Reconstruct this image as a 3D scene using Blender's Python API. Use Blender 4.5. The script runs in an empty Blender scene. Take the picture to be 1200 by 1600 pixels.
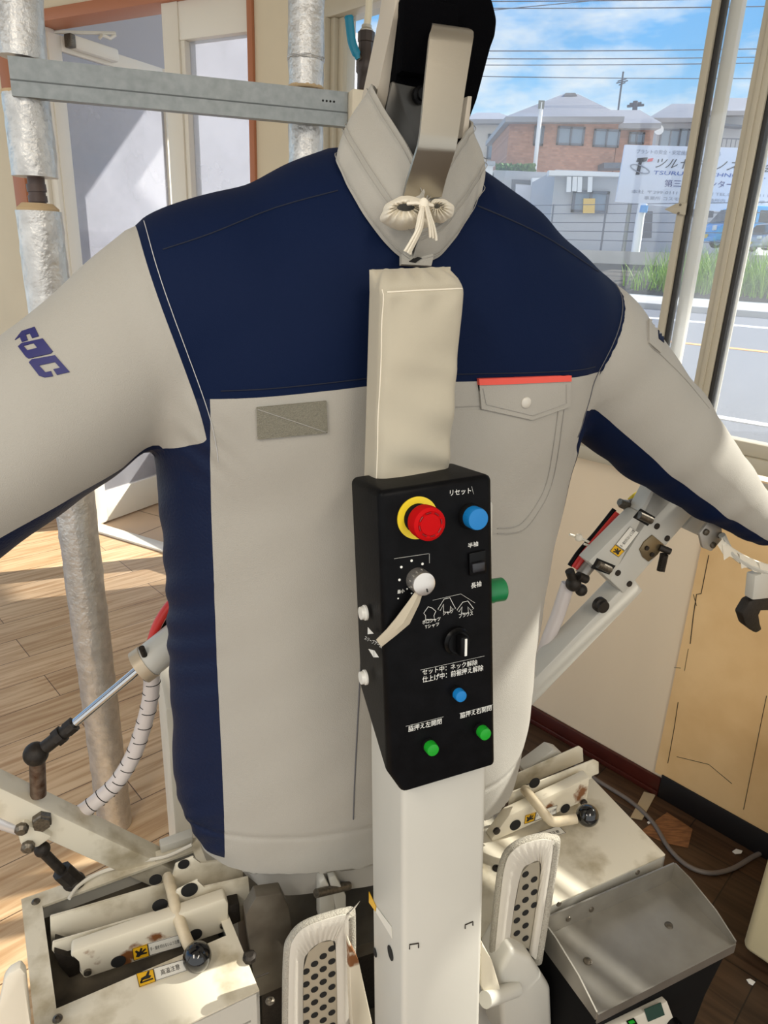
import bpy, bmesh, math, random
import numpy as np
from mathutils import Vector, Matrix
from mathutils.bvhtree import BVHTree
from mathutils.geometry import delaunay_2d_cdt

random.seed(7)
SC = bpy.context.scene
COL = SC.collection

# ------------------------------------------------------------------ camera
F = 1109.0
H = 1.55
_d = np.array([-130, 3070, 1109.0]); _d /= np.linalg.norm(_d)
_up = -_d
_f = np.array([0, 0, 1.0])
_Y = _f - _f.dot(_up) * _up; _Y /= np.linalg.norm(_Y)
_X = np.cross(_Y, _up)
R = np.array([_X, _Y, _up])
CAM = np.array([0, 0, H])
cd = bpy.data.cameras.new('camera')
cam = bpy.data.objects.new('camera', cd); COL.objects.link(cam)
cd.sensor_fit = 'VERTICAL'; cd.sensor_height = 24.0; cd.lens = F * 24.0 / 1600.0
cd.clip_start = 0.02; cd.clip_end = 600
cx, cy, cz = R @ np.array([1, 0, 0]), R @ np.array([0, -1, 0]), R @ np.array([0, 0, -1])
cam.matrix_world = Matrix(((cx[0], cy[0], cz[0], 0), (cx[1], cy[1], cz[1], 0), (cx[2], cy[2], cz[2], H), (0, 0, 0, 1)))
SC.camera = cam

# ------------------------------------------------------------------ view, world, sun, lamps
SC.view_settings.view_transform = 'Standard'
SC.view_settings.look = 'None'
SC.view_settings.gamma = 1.0
SC.view_settings.use_curve_mapping = False
SC.view_settings.exposure = 0.0
SUN_AZ, SUN_EL, SUN_E = 69.0, 38.0, 10.0
SKY_STRENGTH = 1.25
LAMP_W = 24.0

def build_world():
    w = bpy.data.worlds.new('sky'); SC.world = w; w.use_nodes = True
    nt = w.node_tree; nt.nodes.clear()
    N = nt.nodes.new; L = nt.links.new
    out = N('ShaderNodeOutputWorld'); bg = N('ShaderNodeBackground'); bg.inputs[1].default_value = SKY_STRENGTH
    tc = N('ShaderNodeTexCoord')
    sep = N('ShaderNodeSeparateXYZ'); L(tc.outputs['Generated'], sep.inputs[0])
    ramp = N('ShaderNodeValToRGB'); L(sep.outputs['Z'], ramp.inputs[0])
    cr = ramp.color_ramp
    cr.elements[0].position = 0.0; cr.elements[0].color = (0.62, 0.82, 0.95, 1)
    cr.elements[1].position = 0.45; cr.elements[1].color = (0.10, 0.34, 0.82, 1)
    e = cr.elements.new(0.12); e.color = (0.42, 0.72, 0.95, 1)
    e = cr.elements.new(0.24); e.color = (0.17, 0.50, 0.92, 1)
    mp = N('ShaderNodeMapping'); mp.inputs['Scale'].default_value = (3.2, 3.2, 9.0); mp.inputs['Location'].default_value = (0.4, 0.2, 0.0)
    L(tc.outputs['Generated'], mp.inputs[0])
    nz = N('ShaderNodeTexNoise'); nz.inputs['Scale'].default_value = 1.6; nz.inputs['Detail'].default_value = 6; nz.inputs['Roughness'].default_value = 0.58
    L(mp.outputs[0], nz.inputs['Vector'])
    # more cloud low down and right; added behind, unseen, to whiten the fill
    m1 = N('ShaderNodeMath'); m1.operation = 'MULTIPLY_ADD'; m1.inputs[1].default_value = -0.55; m1.inputs[2].default_value = 0.20; L(sep.outputs['Z'], m1.inputs[0])
    m2 = N('ShaderNodeMath'); m2.operation = 'MULTIPLY_ADD'; m2.inputs[1].default_value = 0.10; L(sep.outputs['X'], m2.inputs[0]); L(m1.outputs[0], m2.inputs[2])
    m3 = N('ShaderNodeMath'); m3.operation = 'MULTIPLY_ADD'; m3.inputs[1].default_value = -0.5; m3.inputs[2].default_value = 0.12; L(sep.outputs['Y'], m3.inputs[0])
    m3b = N('ShaderNodeMath'); m3b.operation = 'MAXIMUM'; m3b.inputs[1].default_value = 0.0; L(m3.outputs[0], m3b.inputs[0])
    m4 = N('ShaderNodeMath'); m4.operation = 'ADD'; L(m2.outputs[0], m4.inputs[0]); L(m3b.outputs[0], m4.inputs[1])
    m5 = N('ShaderNodeMath'); m5.operation = 'ADD'; L(nz.outputs[0], m5.inputs[0]); L(m4.outputs[0], m5.inputs[1])
    cl = N('ShaderNodeValToRGB'); L(m5.outputs[0], cl.inputs[0])
    cl.color_ramp.elements[0].position = 0.52; cl.color_ramp.elements[0].color = (0, 0, 0, 1)
    cl.color_ramp.elements[1].position = 0.72; cl.color_ramp.elements[1].color = (1, 1, 1, 1)
    mix = N('ShaderNodeMixRGB'); L(cl.outputs[0], mix.inputs[0]); L(ramp.outputs[0], mix.inputs[1]); mix.inputs[2].default_value = (0.93, 0.95, 0.95, 1)
    L(mix.outputs[0], bg.inputs[0]); L(bg.outputs[0], out.inputs[0])
build_world()

sl = bpy.data.lights.new('sun', 'SUN'); sl.energy = SUN_E; sl.angle = math.radians(0.6); sl.color = (1.0, 0.95, 0.86)
so = bpy.data.objects.new('sun', sl); COL.objects.link(so)
_az, _el = math.radians(SUN_AZ), math.radians(SUN_EL)
SUNDIR = Vector((math.sin(_az) * math.cos(_el), math.cos(_az) * math.cos(_el), math.sin(_el)))
so.rotation_euler = SUNDIR.to_track_quat('Z', 'Y').to_euler()
for i, (x, y) in enumerate(((-0.9, -0.9), (0.8, -1.0))):          # added fill lamps behind the viewer, no known source there
    ll = bpy.data.lights.new('fill_lamp', 'AREA'); ll.shape = 'RECTANGLE'; ll.size = 0.35; ll.size_y = 1.3
    ll.energy = LAMP_W; ll.color = (1.0, 0.90, 0.76)
    lo = bpy.data.objects.new('fill_lamp', ll); COL.objects.link(lo); lo.location = (x, y, 2.62)

# ------------------------------------------------------------------ frames
YAW = math.radians(22)
U = np.array([math.cos(YAW), math.sin(YAW), 0]); V = np.array([-math.sin(YAW), math.cos(YAW), 0])
O = np.array([0.017, 0.88, 0.0])
MACH = Matrix.Translation(Vector(O)) @ Matrix.Rotation(YAW, 4, 'Z')
CL = np.array([(CAM - O).dot(U), (CAM - O).dot(V), H])
def ray(x, y): return R @ np.array([x - 600, y - 800, F])
def lray(x, y):
    r = ray(x, y); return np.array([r.dot(U), r.dot(V), r[2]])
def PV(x, y, v):                                                   # point of the machine's own frame on its plane v
    r = lray(x, y); return Vector(CL + r * ((v - CL[1]) / r[1]))
def PZ(x, y, z):
    r = lray(x, y); return Vector(CL + r * ((z - H) / r[2]))
def PN(x, y, p, n):
    r = lray(x, y); n = np.array(n); return Vector(CL + r * ((np.array(p) - CL).dot(n) / r.dot(n)))
def WY(x, y, d):
    r = ray(x, y); return Vector(CAM + r * (d / r[1]))
def WZ(x, y, z):
    r = ray(x, y); return Vector(CAM + r * ((z - H) / r[2]))
# window wall: s along it, n outwards
WA = math.radians(46.5)
WS = np.array([math.cos(WA), -math.sin(WA), 0]); WN = np.array([math.sin(WA), math.cos(WA), 0]); WD = 1.894
WALL = Matrix(((WS[0], WN[0], 0, WN[0] * WD), (WS[1], WN[1], 0, WN[1] * WD), (0, 0, 1, 0), (0, 0, 0, 1)))
# door wall: starts at the corner with the window wall and runs to the left; local x runs from the corner to the left as negative
DA = math.radians(28)
CORNER = np.array([-0.300, 3.066, 0])
DS = np.array([math.cos(DA), -math.sin(DA), 0]); DN = np.array([math.sin(DA), math.cos(DA), 0])
DOOR = Matrix(((DS[0], DN[0], 0, CORNER[0]), (DS[1], DN[1], 0, CORNER[1]), (0, 0, 1, 0), (0, 0, 0, 1)))
def PW(x, y, off=0.0, M=WALL):
    inv = M.inverted(); c = inv @ Vector(CAM); r = inv.to_3x3() @ Vector(ray(x, y))
    return c + r * ((off - c.y) / r.y)

# ------------------------------------------------------------------ materials
def hexlin(r, g, b):
    f = lambda c: (c / 255 / 12.92) if c / 255 <= 0.04045 else ((c / 255 + 0.055) / 1.055) ** 2.4
    return (f(r), f(g), f(b), 1)
MATS = {}
def mat(name, rgb, rough=0.5, metal=0.0, bump=0.0, bscale=200, var=0.0, vscale=8, spec=0.5, sheen=0.0, detail=4, rgb2=None, stretch=None, thr=None, coat=0.0):
    if name in MATS: return MATS[name]
    m = bpy.data.materials.new(name); m.use_nodes = True; MATS[name] = m
    nt = m.node_tree; b = nt.nodes['Principled BSDF']
    c = hexlin(*rgb)
    b.inputs['Base Color'].default_value = c; b.inputs['Roughness'].default_value = rough; b.inputs['Metallic'].default_value = metal
    b.inputs['Specular IOR Level'].default_value = spec
    if sheen: b.inputs['Sheen Weight'].default_value = sheen
    if coat: b.inputs['Coat Weight'].default_value = coat
    tc = nt.nodes.new('ShaderNodeTexCoord'); src = tc.outputs['Object']
    if stretch:
        mp = nt.nodes.new('ShaderNodeMapping'); mp.inputs['Scale'].default_value = stretch; nt.links.new(src, mp.inputs[0]); src = mp.outputs[0]
    if var or rgb2:
        n = nt.nodes.new('ShaderNodeTexNoise'); n.inputs['Scale'].default_value = vscale; n.inputs['Detail'].default_value = detail
        nt.links.new(src, n.inputs['Vector'])
        rp = nt.nodes.new('ShaderNodeValToRGB'); nt.links.new(n.outputs[0], rp.inputs[0])
        lo, hi = thr or (0.3, 0.7)
        rp.color_ramp.elements[0].position = lo; rp.color_ramp.elements[1].position = hi
        if rgb2: rp.color_ramp.elements[0].color = hexlin(*rgb2); rp.color_ramp.elements[1].color = c
        else:
            rp.color_ramp.elements[0].color = (c[0] * (1 - var), c[1] * (1 - var), c[2] * (1 - var), 1); rp.color_ramp.elements[1].color = c
        nt.links.new(rp.outputs[0], b.inputs['Base Color'])
    if bump:
        n2 = nt.nodes.new('ShaderNodeTexNoise'); n2.inputs['Scale'].default_value = bscale; n2.inputs['Detail'].default_value = 3
        nt.links.new(src, n2.inputs['Vector'])
        bp = nt.nodes.new('ShaderNodeBump'); bp.inputs['Strength'].default_value = bump; bp.inputs['Distance'].default_value = 0.002
        nt.links.new(n2.outputs[0], bp.inputs['Height']); nt.links.new(bp.outputs[0], b.inputs['Normal'])
    return m

M_grey = mat('grey_work_cloth', (166, 162, 153), 0.72, bump=0.28, bscale=900, var=0.05, vscale=5, spec=0.35, sheen=0.1)
M_navy = mat('navy_work_cloth', (9, 24, 54), 0.7, bump=0.12, bscale=900, spec=0.10, var=0.1, vscale=6)
M_navyside = mat('navy_wrinkled_cloth', (9, 24, 54), 0.5, bump=0.3, bscale=300, spec=0.2)
M_thread_w = mat('pale_thread', (190, 190, 190), 0.8)
M_thread_d = mat('dark_thread', (92, 92, 96), 0.8)
M_thread_g = mat('grey_thread', (150, 147, 140), 0.8)
M_thread_n = mat('navy_thread', (8, 18, 40), 0.8)
M_red = mat('red_piping', (226, 84, 70), 0.6)
M_logo = mat('navy_print', (30, 30, 92), 0.6)
M_velcro = mat('loop_tape', (150, 146, 130), 0.95, bump=1.0, bscale=1400, var=0.35, vscale=900)
M_snap = mat('grey_snap', (200, 195, 184), 0.4)
M_pad = mat('cream_pad_cloth', (178, 170, 151), 0.85, bump=0.14, bscale=1100, var=0.05, vscale=12, sheen=0.15)
M_cotton = mat('white_cotton', (226, 218, 200), 0.9, bump=0.2, bscale=700)
M_white = mat('cream_painted_steel', (194, 191, 181), 0.38, bump=0.03, bscale=250, var=0.06, vscale=7)
M_dirty = mat('grimy_cream_steel', (214, 206, 186), 0.45, bump=0.04, bscale=200, rgb2=(168, 156, 130), vscale=16, thr=(0.32, 0.5), detail=8)
M_rusty = mat('chipped_cream_steel', (212, 203, 182), 0.5, rgb2=(120, 74, 38), vscale=22, thr=(0.36, 0.43), detail=9)
M_black = mat('black_painted_steel', (7, 7, 8), 0.42, bump=0.08, bscale=350, rgb2=(13, 13, 15), vscale=60, spec=0.08)
M_blk = mat('black_plastic', (10, 10, 11), 0.35, spec=0.15)
M_blkm = mat('matt_black_rubber', (10, 10, 11), 0.75, spec=0.15)
M_dark = mat('dark_gap', (12, 11, 10), 0.9)
M_foam = mat('black_foam', (7, 7, 9), 0.95, bump=0.3, bscale=500, spec=0.03)
M_steel = mat('brushed_steel', (164, 158, 146), 0.33, 0.9, bump=0.04, bscale=120, stretch=(1, 1, 12))
M_bolt = mat('tarnished_bolt', (120, 112, 100), 0.4, 0.8, var=0.5, vscale=300)
M_chrome = mat('chrome_rod', (190, 190, 190), 0.15, 1.0)
M_iron = mat('dark_iron', (52, 46, 40), 0.55, 0.5, var=0.4, vscale=150, bump=0.3, bscale=200)
M_rustpipe = mat('rusty_pipe', (128, 112, 98), 0.45, 0.7, rgb2=(78, 52, 36), vscale=90)
M_tray = mat('stainless_tray', (172, 168, 160), 0.3, 0.75, bump=0.05, bscale=60, rgb2=(140, 135, 125), vscale=10)
M_galv = mat('galvanised_steel', (140, 144, 144), 0.42, 0.75, bump=0.05, bscale=80, rgb2=(126, 131, 131), vscale=60)
M_foil = mat('crinkled_foil', (214, 212, 208), 0.38, 0.72, bump=1.0, bscale=95, detail=6, var=0.25, vscale=40)
M_wool = mat('insulation_wool', (196, 170, 132), 0.95)
M_brownpipe = mat('brown_pipe', (78, 62, 56), 0.5)
M_sred = mat('red_button_plastic', (182, 14, 18), 0.6, spec=0.06)
M_yel = mat('yellow_plastic', (232, 204, 40), 0.45)
M_blue = mat('blue_button_plastic', (8, 116, 184), 0.45)
M_green = mat('green_button_plastic', (22, 150, 36), 0.35)
M_wbtn = mat('white_button_plastic', (214, 212, 204), 0.35)
M_print = mat('white_print', (226, 226, 220), 0.6)
M_bprint = mat('black_print', (30, 28, 26), 0.6)
M_sticker = mat('white_sticker', (226, 222, 210), 0.45)
M_stick_y = mat('yellow_sticker', (224, 172, 28), 0.45)
M_redhose = mat('red_hose', (206, 44, 36), 0.35)
M_hosew = mat('clear_spiral_hose', (206, 196, 190), 0.3, bump=0.05)
M_yellowhose = mat('yellow_hose', (226, 200, 60), 0.4)
M_mesh = mat('grey_mesh_cloth', (176, 170, 156), 0.9, bump=1.0, bscale=600, var=0.3, vscale=500)
M_plastic = mat('milky_plastic', (222, 214, 196), 0.4)
M_heater = mat('cream_appliance', (218, 204, 164), 0.45, var=0.08, vscale=6)
M_cable = mat('grey_cable', (112, 104, 98), 0.5)
M_paper = mat('white_paper_scrap', (230, 228, 222), 0.8)
M_lcd = mat('green_lcd', (40, 66, 58), 0.2)
M_teal = mat('teal_handle', (0, 128, 158), 0.4)
M_frame = mat('cream_window_frame', (190, 180, 158), 0.4, var=0.06, vscale=9)
M_framed = mat('dark_sash_seal', (40, 38, 36), 0.5)  # one dark tone for the strips between the stiles
M_door = mat('white_door_frame', (232, 226, 212), 0.4)
M_trimred = mat('brown_trim', (176, 112, 78), 0.5)
M_basered = mat('red_brown_baseboard', (74, 26, 18), 0.35, var=0.3, vscale=12)
M_baseblk = mat('black_kickboard', (16, 12, 12), 0.5)
M_wallb = mat('beige_wallpaper', (240, 220, 190), 0.8, bump=0.25, bscale=90, var=0.05, vscale=4, stretch=(1, 1, 0.25))
M_panel = mat('yellowed_board', (240, 202, 146), 0.7, rgb2=(222, 180, 122), vscale=5, thr=(0.25, 0.6), detail=7)
M_wallp = mat('cream_wall', (220, 206, 178), 0.8, var=0.05, vscale=5)
M_porch = mat('white_porch_wall', (184, 184, 190), 0.8)
M_ceil = mat('ceiling_board', (226, 222, 212), 0.9)
M_vest = mat('porch_tile', (206, 178, 148), 0.6, var=0.12, vscale=3)
M_grout = mat('tile_grout', (150, 132, 112), 0.8)
M_asph = mat('asphalt', (118, 121, 128), 0.9, rgb2=(92, 94, 100), vscale=60, thr=(0.35, 0.65))
M_roadw = mat('road_paint_white', (232, 232, 232), 0.8)
M_roado = mat('road_paint_orange', (226, 156, 84), 0.8)
M_conc = mat('concrete', (196, 192, 186), 0.9, var=0.15, vscale=2)
M_soil = mat('bank_soil', (92, 86, 78), 0.95, var=0.4, vscale=6)
M_grass = mat('grass_blade', (168, 204, 70), 0.7, rgb2=(96, 140, 44), vscale=1.5)
M_brick = None

def brick_mat(name, c1, c2, mortar, sc):
    m = bpy.data.materials.new(name); m.use_nodes = True; nt = m.node_tree; b = nt.nodes['Principled BSDF']
    tc = nt.nodes.new('ShaderNodeTexCoord'); mp = nt.nodes.new('ShaderNodeMapping'); mp.inputs['Rotation'].default_value = (math.radians(90), 0, 0)
    nt.links.new(tc.outputs['Object'], mp.inputs[0])
    bt = nt.nodes.new('ShaderNodeTexBrick'); bt.inputs['Scale'].default_value = sc
    bt.inputs['Color1'].default_value = hexlin(*c1); bt.inputs['Color2'].default_value = hexlin(*c2); bt.inputs['Mortar'].default_value = hexlin(*mortar)
    nt.links.new(mp.outputs[0], bt.inputs['Vector']); nt.links.new(bt.outputs[0], b.inputs['Base Color']); b.inputs['Roughness'].default_value = 0.9
    return m
M_brick = brick_mat('house_brick', (182, 134, 114), (156, 112, 96), (150, 124, 112), 2.2)

def plank_mat(name, tones, seam, rot, pw, pl):
    """wood planks: width pw, length pl, running along rot"""
    m = bpy.data.materials.new(name); m.use_nodes = True; nt = m.node_tree; b = nt.nodes['Principled BSDF']
    N = nt.nodes.new; L = nt.links.new
    tc = N('ShaderNodeTexCoord'); mp = N('ShaderNodeMapping'); mp.inputs['Rotation'].default_value = (0, 0, rot); L(tc.outputs['Object'], mp.inputs[0])
    bt = N('ShaderNodeTexBrick'); bt.inputs['Scale'].default_value = 1.0; bt.inputs['Brick Width'].default_value = pl; bt.inputs['Row Height'].default_value = pw
    bt.inputs['Mortar Size'].default_value = 0.0016; bt.inputs['Bias'].default_value = 0.0
    bt.inputs['Color1'].default_value = hexlin(*tones[0]); bt.inputs['Color2'].default_value = hexlin(*tones[1]); bt.inputs['Mortar'].default_value = hexlin(*seam)
    L(mp.outputs[0], bt.inputs['Vector'])
    mp2 = N('ShaderNodeMapping'); mp2.inputs['Scale'].default_value = (1.6, 22, 1); L(mp.outputs[0], mp2.inputs[0])
    nz = N('ShaderNodeTexNoise'); nz.inputs['Scale'].default_value = 2.2; nz.inputs['Detail'].default_value = 7; nz.inputs['Distortion'].default_value = 0.6; L(mp2.outputs[0], nz.inputs['Vector'])
    rp = N('ShaderNodeValToRGB'); L(nz.outputs[0], rp.inputs[0])
    rp.color_ramp.elements[0].position = 0.33; rp.color_ramp.elements[0].color = hexlin(*tones[2]); rp.color_ramp.elements[1].position = 0.62; rp.color_ramp.elements[1].color = (1, 1, 1, 1)
    mx = N('ShaderNodeMixRGB'); mx.blend_type = 'MULTIPLY'; mx.inputs[0].default_value = 0.75; L(bt.outputs[0], mx.inputs[1]); L(rp.outputs[0], mx.inputs[2])
    L(mx.outputs[0], b.inputs['Base Color']); b.inputs['Roughness'].default_value = 0.42
    return m
M_oak = plank_mat('oak_plank_floor', ((206, 178, 140), (190, 160, 122)), (92, 70, 50), 0, 0.15, 1.2) if False else None

def glass_mat(name, tint, haze, gloss=0.06, hazecol=(0.8, 0.84, 0.9)):
    m = bpy.data.materials.new(name); m.use_nodes = True; nt = m.node_tree; nt.nodes.clear()
    N = nt.nodes.new; L = nt.links.new
    out = N('ShaderNodeOutputMaterial'); tr = N('ShaderNodeBsdfTransparent'); tr.inputs[0].default_value = (*tint, 1)
    gl = N('ShaderNodeBsdfGlossy'); gl.inputs['Roughness'].default_value = 0.03
    tl = N('ShaderNodeBsdfTranslucent'); tl.inputs[0].default_value = (*hazecol, 1)
    df = N('ShaderNodeBsdfDiffuse'); df.inputs[0].default_value = (*hazecol, 1)
    a = N('ShaderNodeMixShader'); a.inputs[0].default_value = 0.5; L(tl.outputs[0], a.inputs[1]); L(df.outputs[0], a.inputs[2])
    b = N('ShaderNodeMixShader'); L(tr.outputs[0], b.inputs[1]); L(a.outputs[0], b.inputs[2])
    tc = N('ShaderNodeTexCoord'); nz = N('ShaderNodeTexNoise'); nz.inputs['Scale'].default_value = 3.5; nz.inputs['Detail'].default_value = 8; L(tc.outputs['Object'], nz.inputs['Vector'])
    mr = N('ShaderNodeMapRange'); mr.inputs[1].default_value = 0.3; mr.inputs[2].default_value = 0.75; mr.inputs[3].default_value = haze * 0.5; mr.inputs[4].default_value = haze * 1.5
    L(nz.outputs[0], mr.inputs[0]); L(mr.outputs[0], b.inputs[0])
    c = N('ShaderNodeMixShader'); c.inputs[0].default_value = gloss; L(b.outputs[0], c.inputs[1]); L(gl.outputs[0], c.inputs[2])
    L(c.outputs[0], out.inputs[0])
    return m
M_glass = glass_mat('dusty_window_glass', (0.98, 0.99, 0.99), 0.085)
M_glassd = glass_mat('filmed_door_glass', (0.86, 0.87, 0.90), 0.22, 0.05, (0.85, 0.86, 0.9))
M_hglass = mat('house_window_glass', (120, 140, 160), 0.15)

# ------------------------------------------------------------------ object helpers
def link(o): COL.objects.link(o); return o
def empty(name, M, label, cat, group=None):
    o = link(bpy.data.objects.new(name, None)); o.matrix_world = M; o.empty_display_size = 0.1
    o['label'] = label; o['category'] = cat
    if group: o['group'] = group
    return o
def tag(o, label, cat, group=None, kind=None):
    o['label'] = label; o['category'] = cat
    if group: o['group'] = group
    if kind: o['kind'] = kind
    return o
def struct(o, label=None):
    o['kind'] = 'structure'
    if label: o['label'] = label
    return o

class B:
    """collects shapes into one mesh"""
    def __init__(s): s.bm = bmesh.new()
    def add(s, vs, fs):
        v = [s.bm.verts.new(p) for p in vs]
        for f in fs:
            try: s.bm.faces.new([v[i] for i in f])
            except ValueError: pass
        return v
    def _bev(s, verts, bev, seg=2):
        if bev > 0:
            es = {e for v in verts for e in v.link_edges}
            bmesh.ops.bevel(s.bm, geom=list(es), offset=bev, segments=seg, affect='EDGES', profile=0.5, clamp_overlap=True)
    def box(s, c, size, rot=None, bev=0.0, seg=2):
        c = Vector(c); h = Vector(size) * 0.5
        vs = []
        for z in (-1, 1):
            for y in (-1, 1):
                for x in (-1, 1):
                    p = Vector((x * h.x, y * h.y, z * h.z))
                    if rot is not None: p = rot @ p
                    vs.append(c + p)
        v = s.add(vs, [(0, 2, 3, 1), (4, 5, 7, 6), (0, 1, 5, 4), (2, 6, 7, 3), (0, 4, 6, 2), (1, 3, 7, 5)])
        s._bev(v, bev, seg); return s
    def box2(s, a, b, bev=0.0, seg=2):
        a = Vector(a); b = Vector(b)
        return s.box((a + b) / 2, [abs(b[i] - a[i]) for i in range(3)], None, bev, seg)
    def bar(s, p, q, w, h, up=(0, 0, 1), bev=0.0):
        p = Vector(p); q = Vector(q); x = (q - p).normalized(); y = Vector(up).cross(x).normalized(); z = x.cross(y)
        return s.box((p + q) / 2, ((q - p).length, w, h), Matrix((x, y, z)).transposed(), bev)
    def prism(s, poly, vec, bev=0.0, seg=2):
        n = len(poly); vec = Vector(vec)
        a = [Vector(p) for p in poly]
        nrm = Vector((0, 0, 0))
        for i in range(n): nrm += a[i].cross(a[(i + 1) % n])
        if nrm.dot(vec) > 0: a.reverse()
        v = s.add(a + [p + vec for p in a], [tuple(range(n)), tuple(range(2 * n - 1, n - 1, -1))] + [(i, n + i, n + (i + 1) % n, (i + 1) % n)[::-1][::-1] for i in range(n)])
        s._bev(v, bev, seg); return s
    def tube(s, pts, r, seg=12, closed=False, caps=True, flat=1.0, upv=None):
        pts = [Vector(p) for p in pts]; n = len(pts)
        rs = r if isinstance(r, (list, tuple)) else [r] * n
        rings = []; prev = None
        for i, p in enumerate(pts):
            if closed: t = pts[(i + 1) % n] - pts[i - 1]
            else: t = pts[min(i + 1, n - 1)] - pts[max(i - 1, 0)]
            if t.length < 1e-9: t = Vector((0, 0, 1))
            t.normalize()
            if prev is None:
                a = Vector(upv) if upv is not None else (Vector((0, 0, 1)) if abs(t.z) < 0.9 else Vector((0, 1, 0)))
                x = (a - t * a.dot(t)).normalized()
            else: x = (prev - t * prev.dot(t)).normalized()
            prev = x; y = t.cross(x)
            rings.append([s.bm.verts.new(p + (x * math.cos(2 * math.pi * k / seg) * flat + y * math.sin(2 * math.pi * k / seg)) * rs[i]) for k in range(seg)])
        m = n if closed else n - 1
        for i in range(m):
            A, Bq = rings[i], rings[(i + 1) % n]
            for k in range(seg): s.bm.faces.new((A[k], A[(k + 1) % seg], Bq[(k + 1) % seg], Bq[k]))
        if caps and not closed:
            s.bm.faces.new(rings[0][::-1]); s.bm.faces.new(rings[-1])
        return s
    def cyl(s, p, q, r, r2=None, seg=20): return s.tube([p, q], [r, r if r2 is None else r2], seg)
    def lathe(s, prof, org, axis, seg=24):
        """prof: (radius, height) pairs along axis"""
        org = Vector(org); ax = Vector(axis).normalized()
        a = Vector((0, 0, 1)) if abs(ax.z) < 0.9 else Vector((1, 0, 0))
        x = (a - ax * a.dot(ax)).normalized(); y = ax.cross(x); rings = []
        for r, h in prof:
            rings.append([s.bm.verts.new(org + ax * h + (x * math.cos(2 * math.pi * k / seg) + y * math.sin(2 * math.pi * k / seg)) * max(r, 1e-5)) for k in range(seg)])
        for A, Bq in zip(rings, rings[1:]):
            for k in range(seg): s.bm.faces.new((A[k], A[(k + 1) % seg], Bq[(k + 1) % seg], Bq[k]))
        s.bm.faces.new(rings[0][::-1]); s.bm.faces.new(rings[-1])
        return s
    def sphere(s, c, r, seg=24, sc=(1, 1, 1)):
        M = Matrix.Translation(Vector(c)) @ Matrix.Diagonal((r * sc[0], r * sc[1], r * sc[2], 1))
        bmesh.ops.create_uvsphere(s.bm, u_segments=seg, v_segments=seg // 2, radius=1.0, matrix=M); return s
    def grid(s, rows, closed=False):
        """rows of points -> sheet"""
        vr = [[s.bm.verts.new(p) for p in r] for r in rows]
        n = len(vr[0])
        for A, Bq in zip(vr, vr[1:]):
            for k in range(n if closed else n - 1):
                s.bm.faces.new((A[k], A[(k + 1) % n], Bq[(k + 1) % n], Bq[k]))
        return s
    def thick(s, t):
        bmesh.ops.recalc_face_normals(s.bm, faces=s.bm.faces[:])
        bmesh.ops.solidify(s.bm, geom=s.bm.faces[:], thickness=t); return s
    def build(s, name, m, parent=None, M=None, angle=38, label=None):
        bmesh.ops.recalc_face_normals(s.bm, faces=s.bm.faces[:])
        me = bpy.data.meshes.new(name); s.bm.to_mesh(me); s.bm.free()
        me.materials.append(m)
        me.polygons.foreach_set('use_smooth', [True] * len(me.polygons))
        me.set_sharp_from_angle(angle=math.radians(angle))
        o = link(bpy.data.objects.new(name, me))
        if parent is not None: o.parent = parent
        if M is not None: o.matrix_world = M
        if label: o['label'] = label
        return o

TXT = {}
def text_mesh(body):
    """flat outline mesh of a line of text, one unit high, left aligned"""
    if body in TXT: return TXT[body]
    c = bpy.data.curves.new('lettering', 'FONT'); c.body = body; c.resolution_u = 3; c.offset = 0.004
    o = bpy.data.objects.new('lettering', c); link(o); bpy.context.view_layer.update()
    me = bpy.data.meshes.new_from_object(o.evaluated_get(bpy.context.evaluated_depsgraph_get()))
    vs = [v.co.copy() for v in me.vertices]; fs = [tuple(p.vertices) for p in me.polygons]
    bpy.data.objects.remove(o); bpy.data.curves.remove(c); bpy.data.meshes.remove(me)
    x0 = min(v.x for v in vs); x1 = max(v.x for v in vs); y0 = min(v.y for v in vs); y1 = max(v.y for v in vs)
    TXT[body] = (vs, fs, x0, x1, y0, y1); return TXT[body]
def text(bld, body, p0, p1, h, nrm, shear=0.0):
    """text from p0 (bottom left) to p1 (bottom right), glyph height h, in the plane with normal nrm"""
    vs, fs, x0, x1, y0, y1 = text_mesh(body)
    p0 = Vector(p0); p1 = Vector(p1); ex = p1 - p0; n = Vector(nrm).normalized(); ey = n.cross(ex.normalized()).normalized() * h
    pts = []
    for v in vs:
        b = (v.y - y0) / (y1 - y0); a = (v.x - x0) / (x1 - x0)
        pts.append(p0 + ex * a + ey * b + ex.normalized() * (shear * b * h))
    bld.add(pts, fs); return bld
def quad_text(bld, body, f, a, b, c):
    """text laid between pixel corners a (bottom left), b (bottom right), c (top left); f maps pixels to points"""
    vs, fs, x0, x1, y0, y1 = text_mesh(body)
    A, Bp, Cp = Vector(f(*a)), Vector(f(*b)), Vector(f(*c))
    bld.add([A + (Bp - A) * ((v.x - x0) / (x1 - x0)) + (Cp - A) * ((v.y - y0) / (y1 - y0)) for v in vs], fs); return bld
# ------------------------------------------------------------------ room shell
def sbox(name, a, b, m, M=None, bev=0.0, label=None):
    return struct(B().box2(a, b, bev).build(name, m, None, M), label)
OAK = plank_mat('oak_plank_floor', ((214, 184, 146), (196, 166, 128), (196, 172, 142)), (96, 74, 54), math.radians(-43), 0.17, 1.3)
WORN = plank_mat('worn_dark_parquet', ((92, 66, 44), (66, 48, 34), (130, 110, 92)), (30, 22, 16), math.radians(43), 0.30, 0.30)
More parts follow.
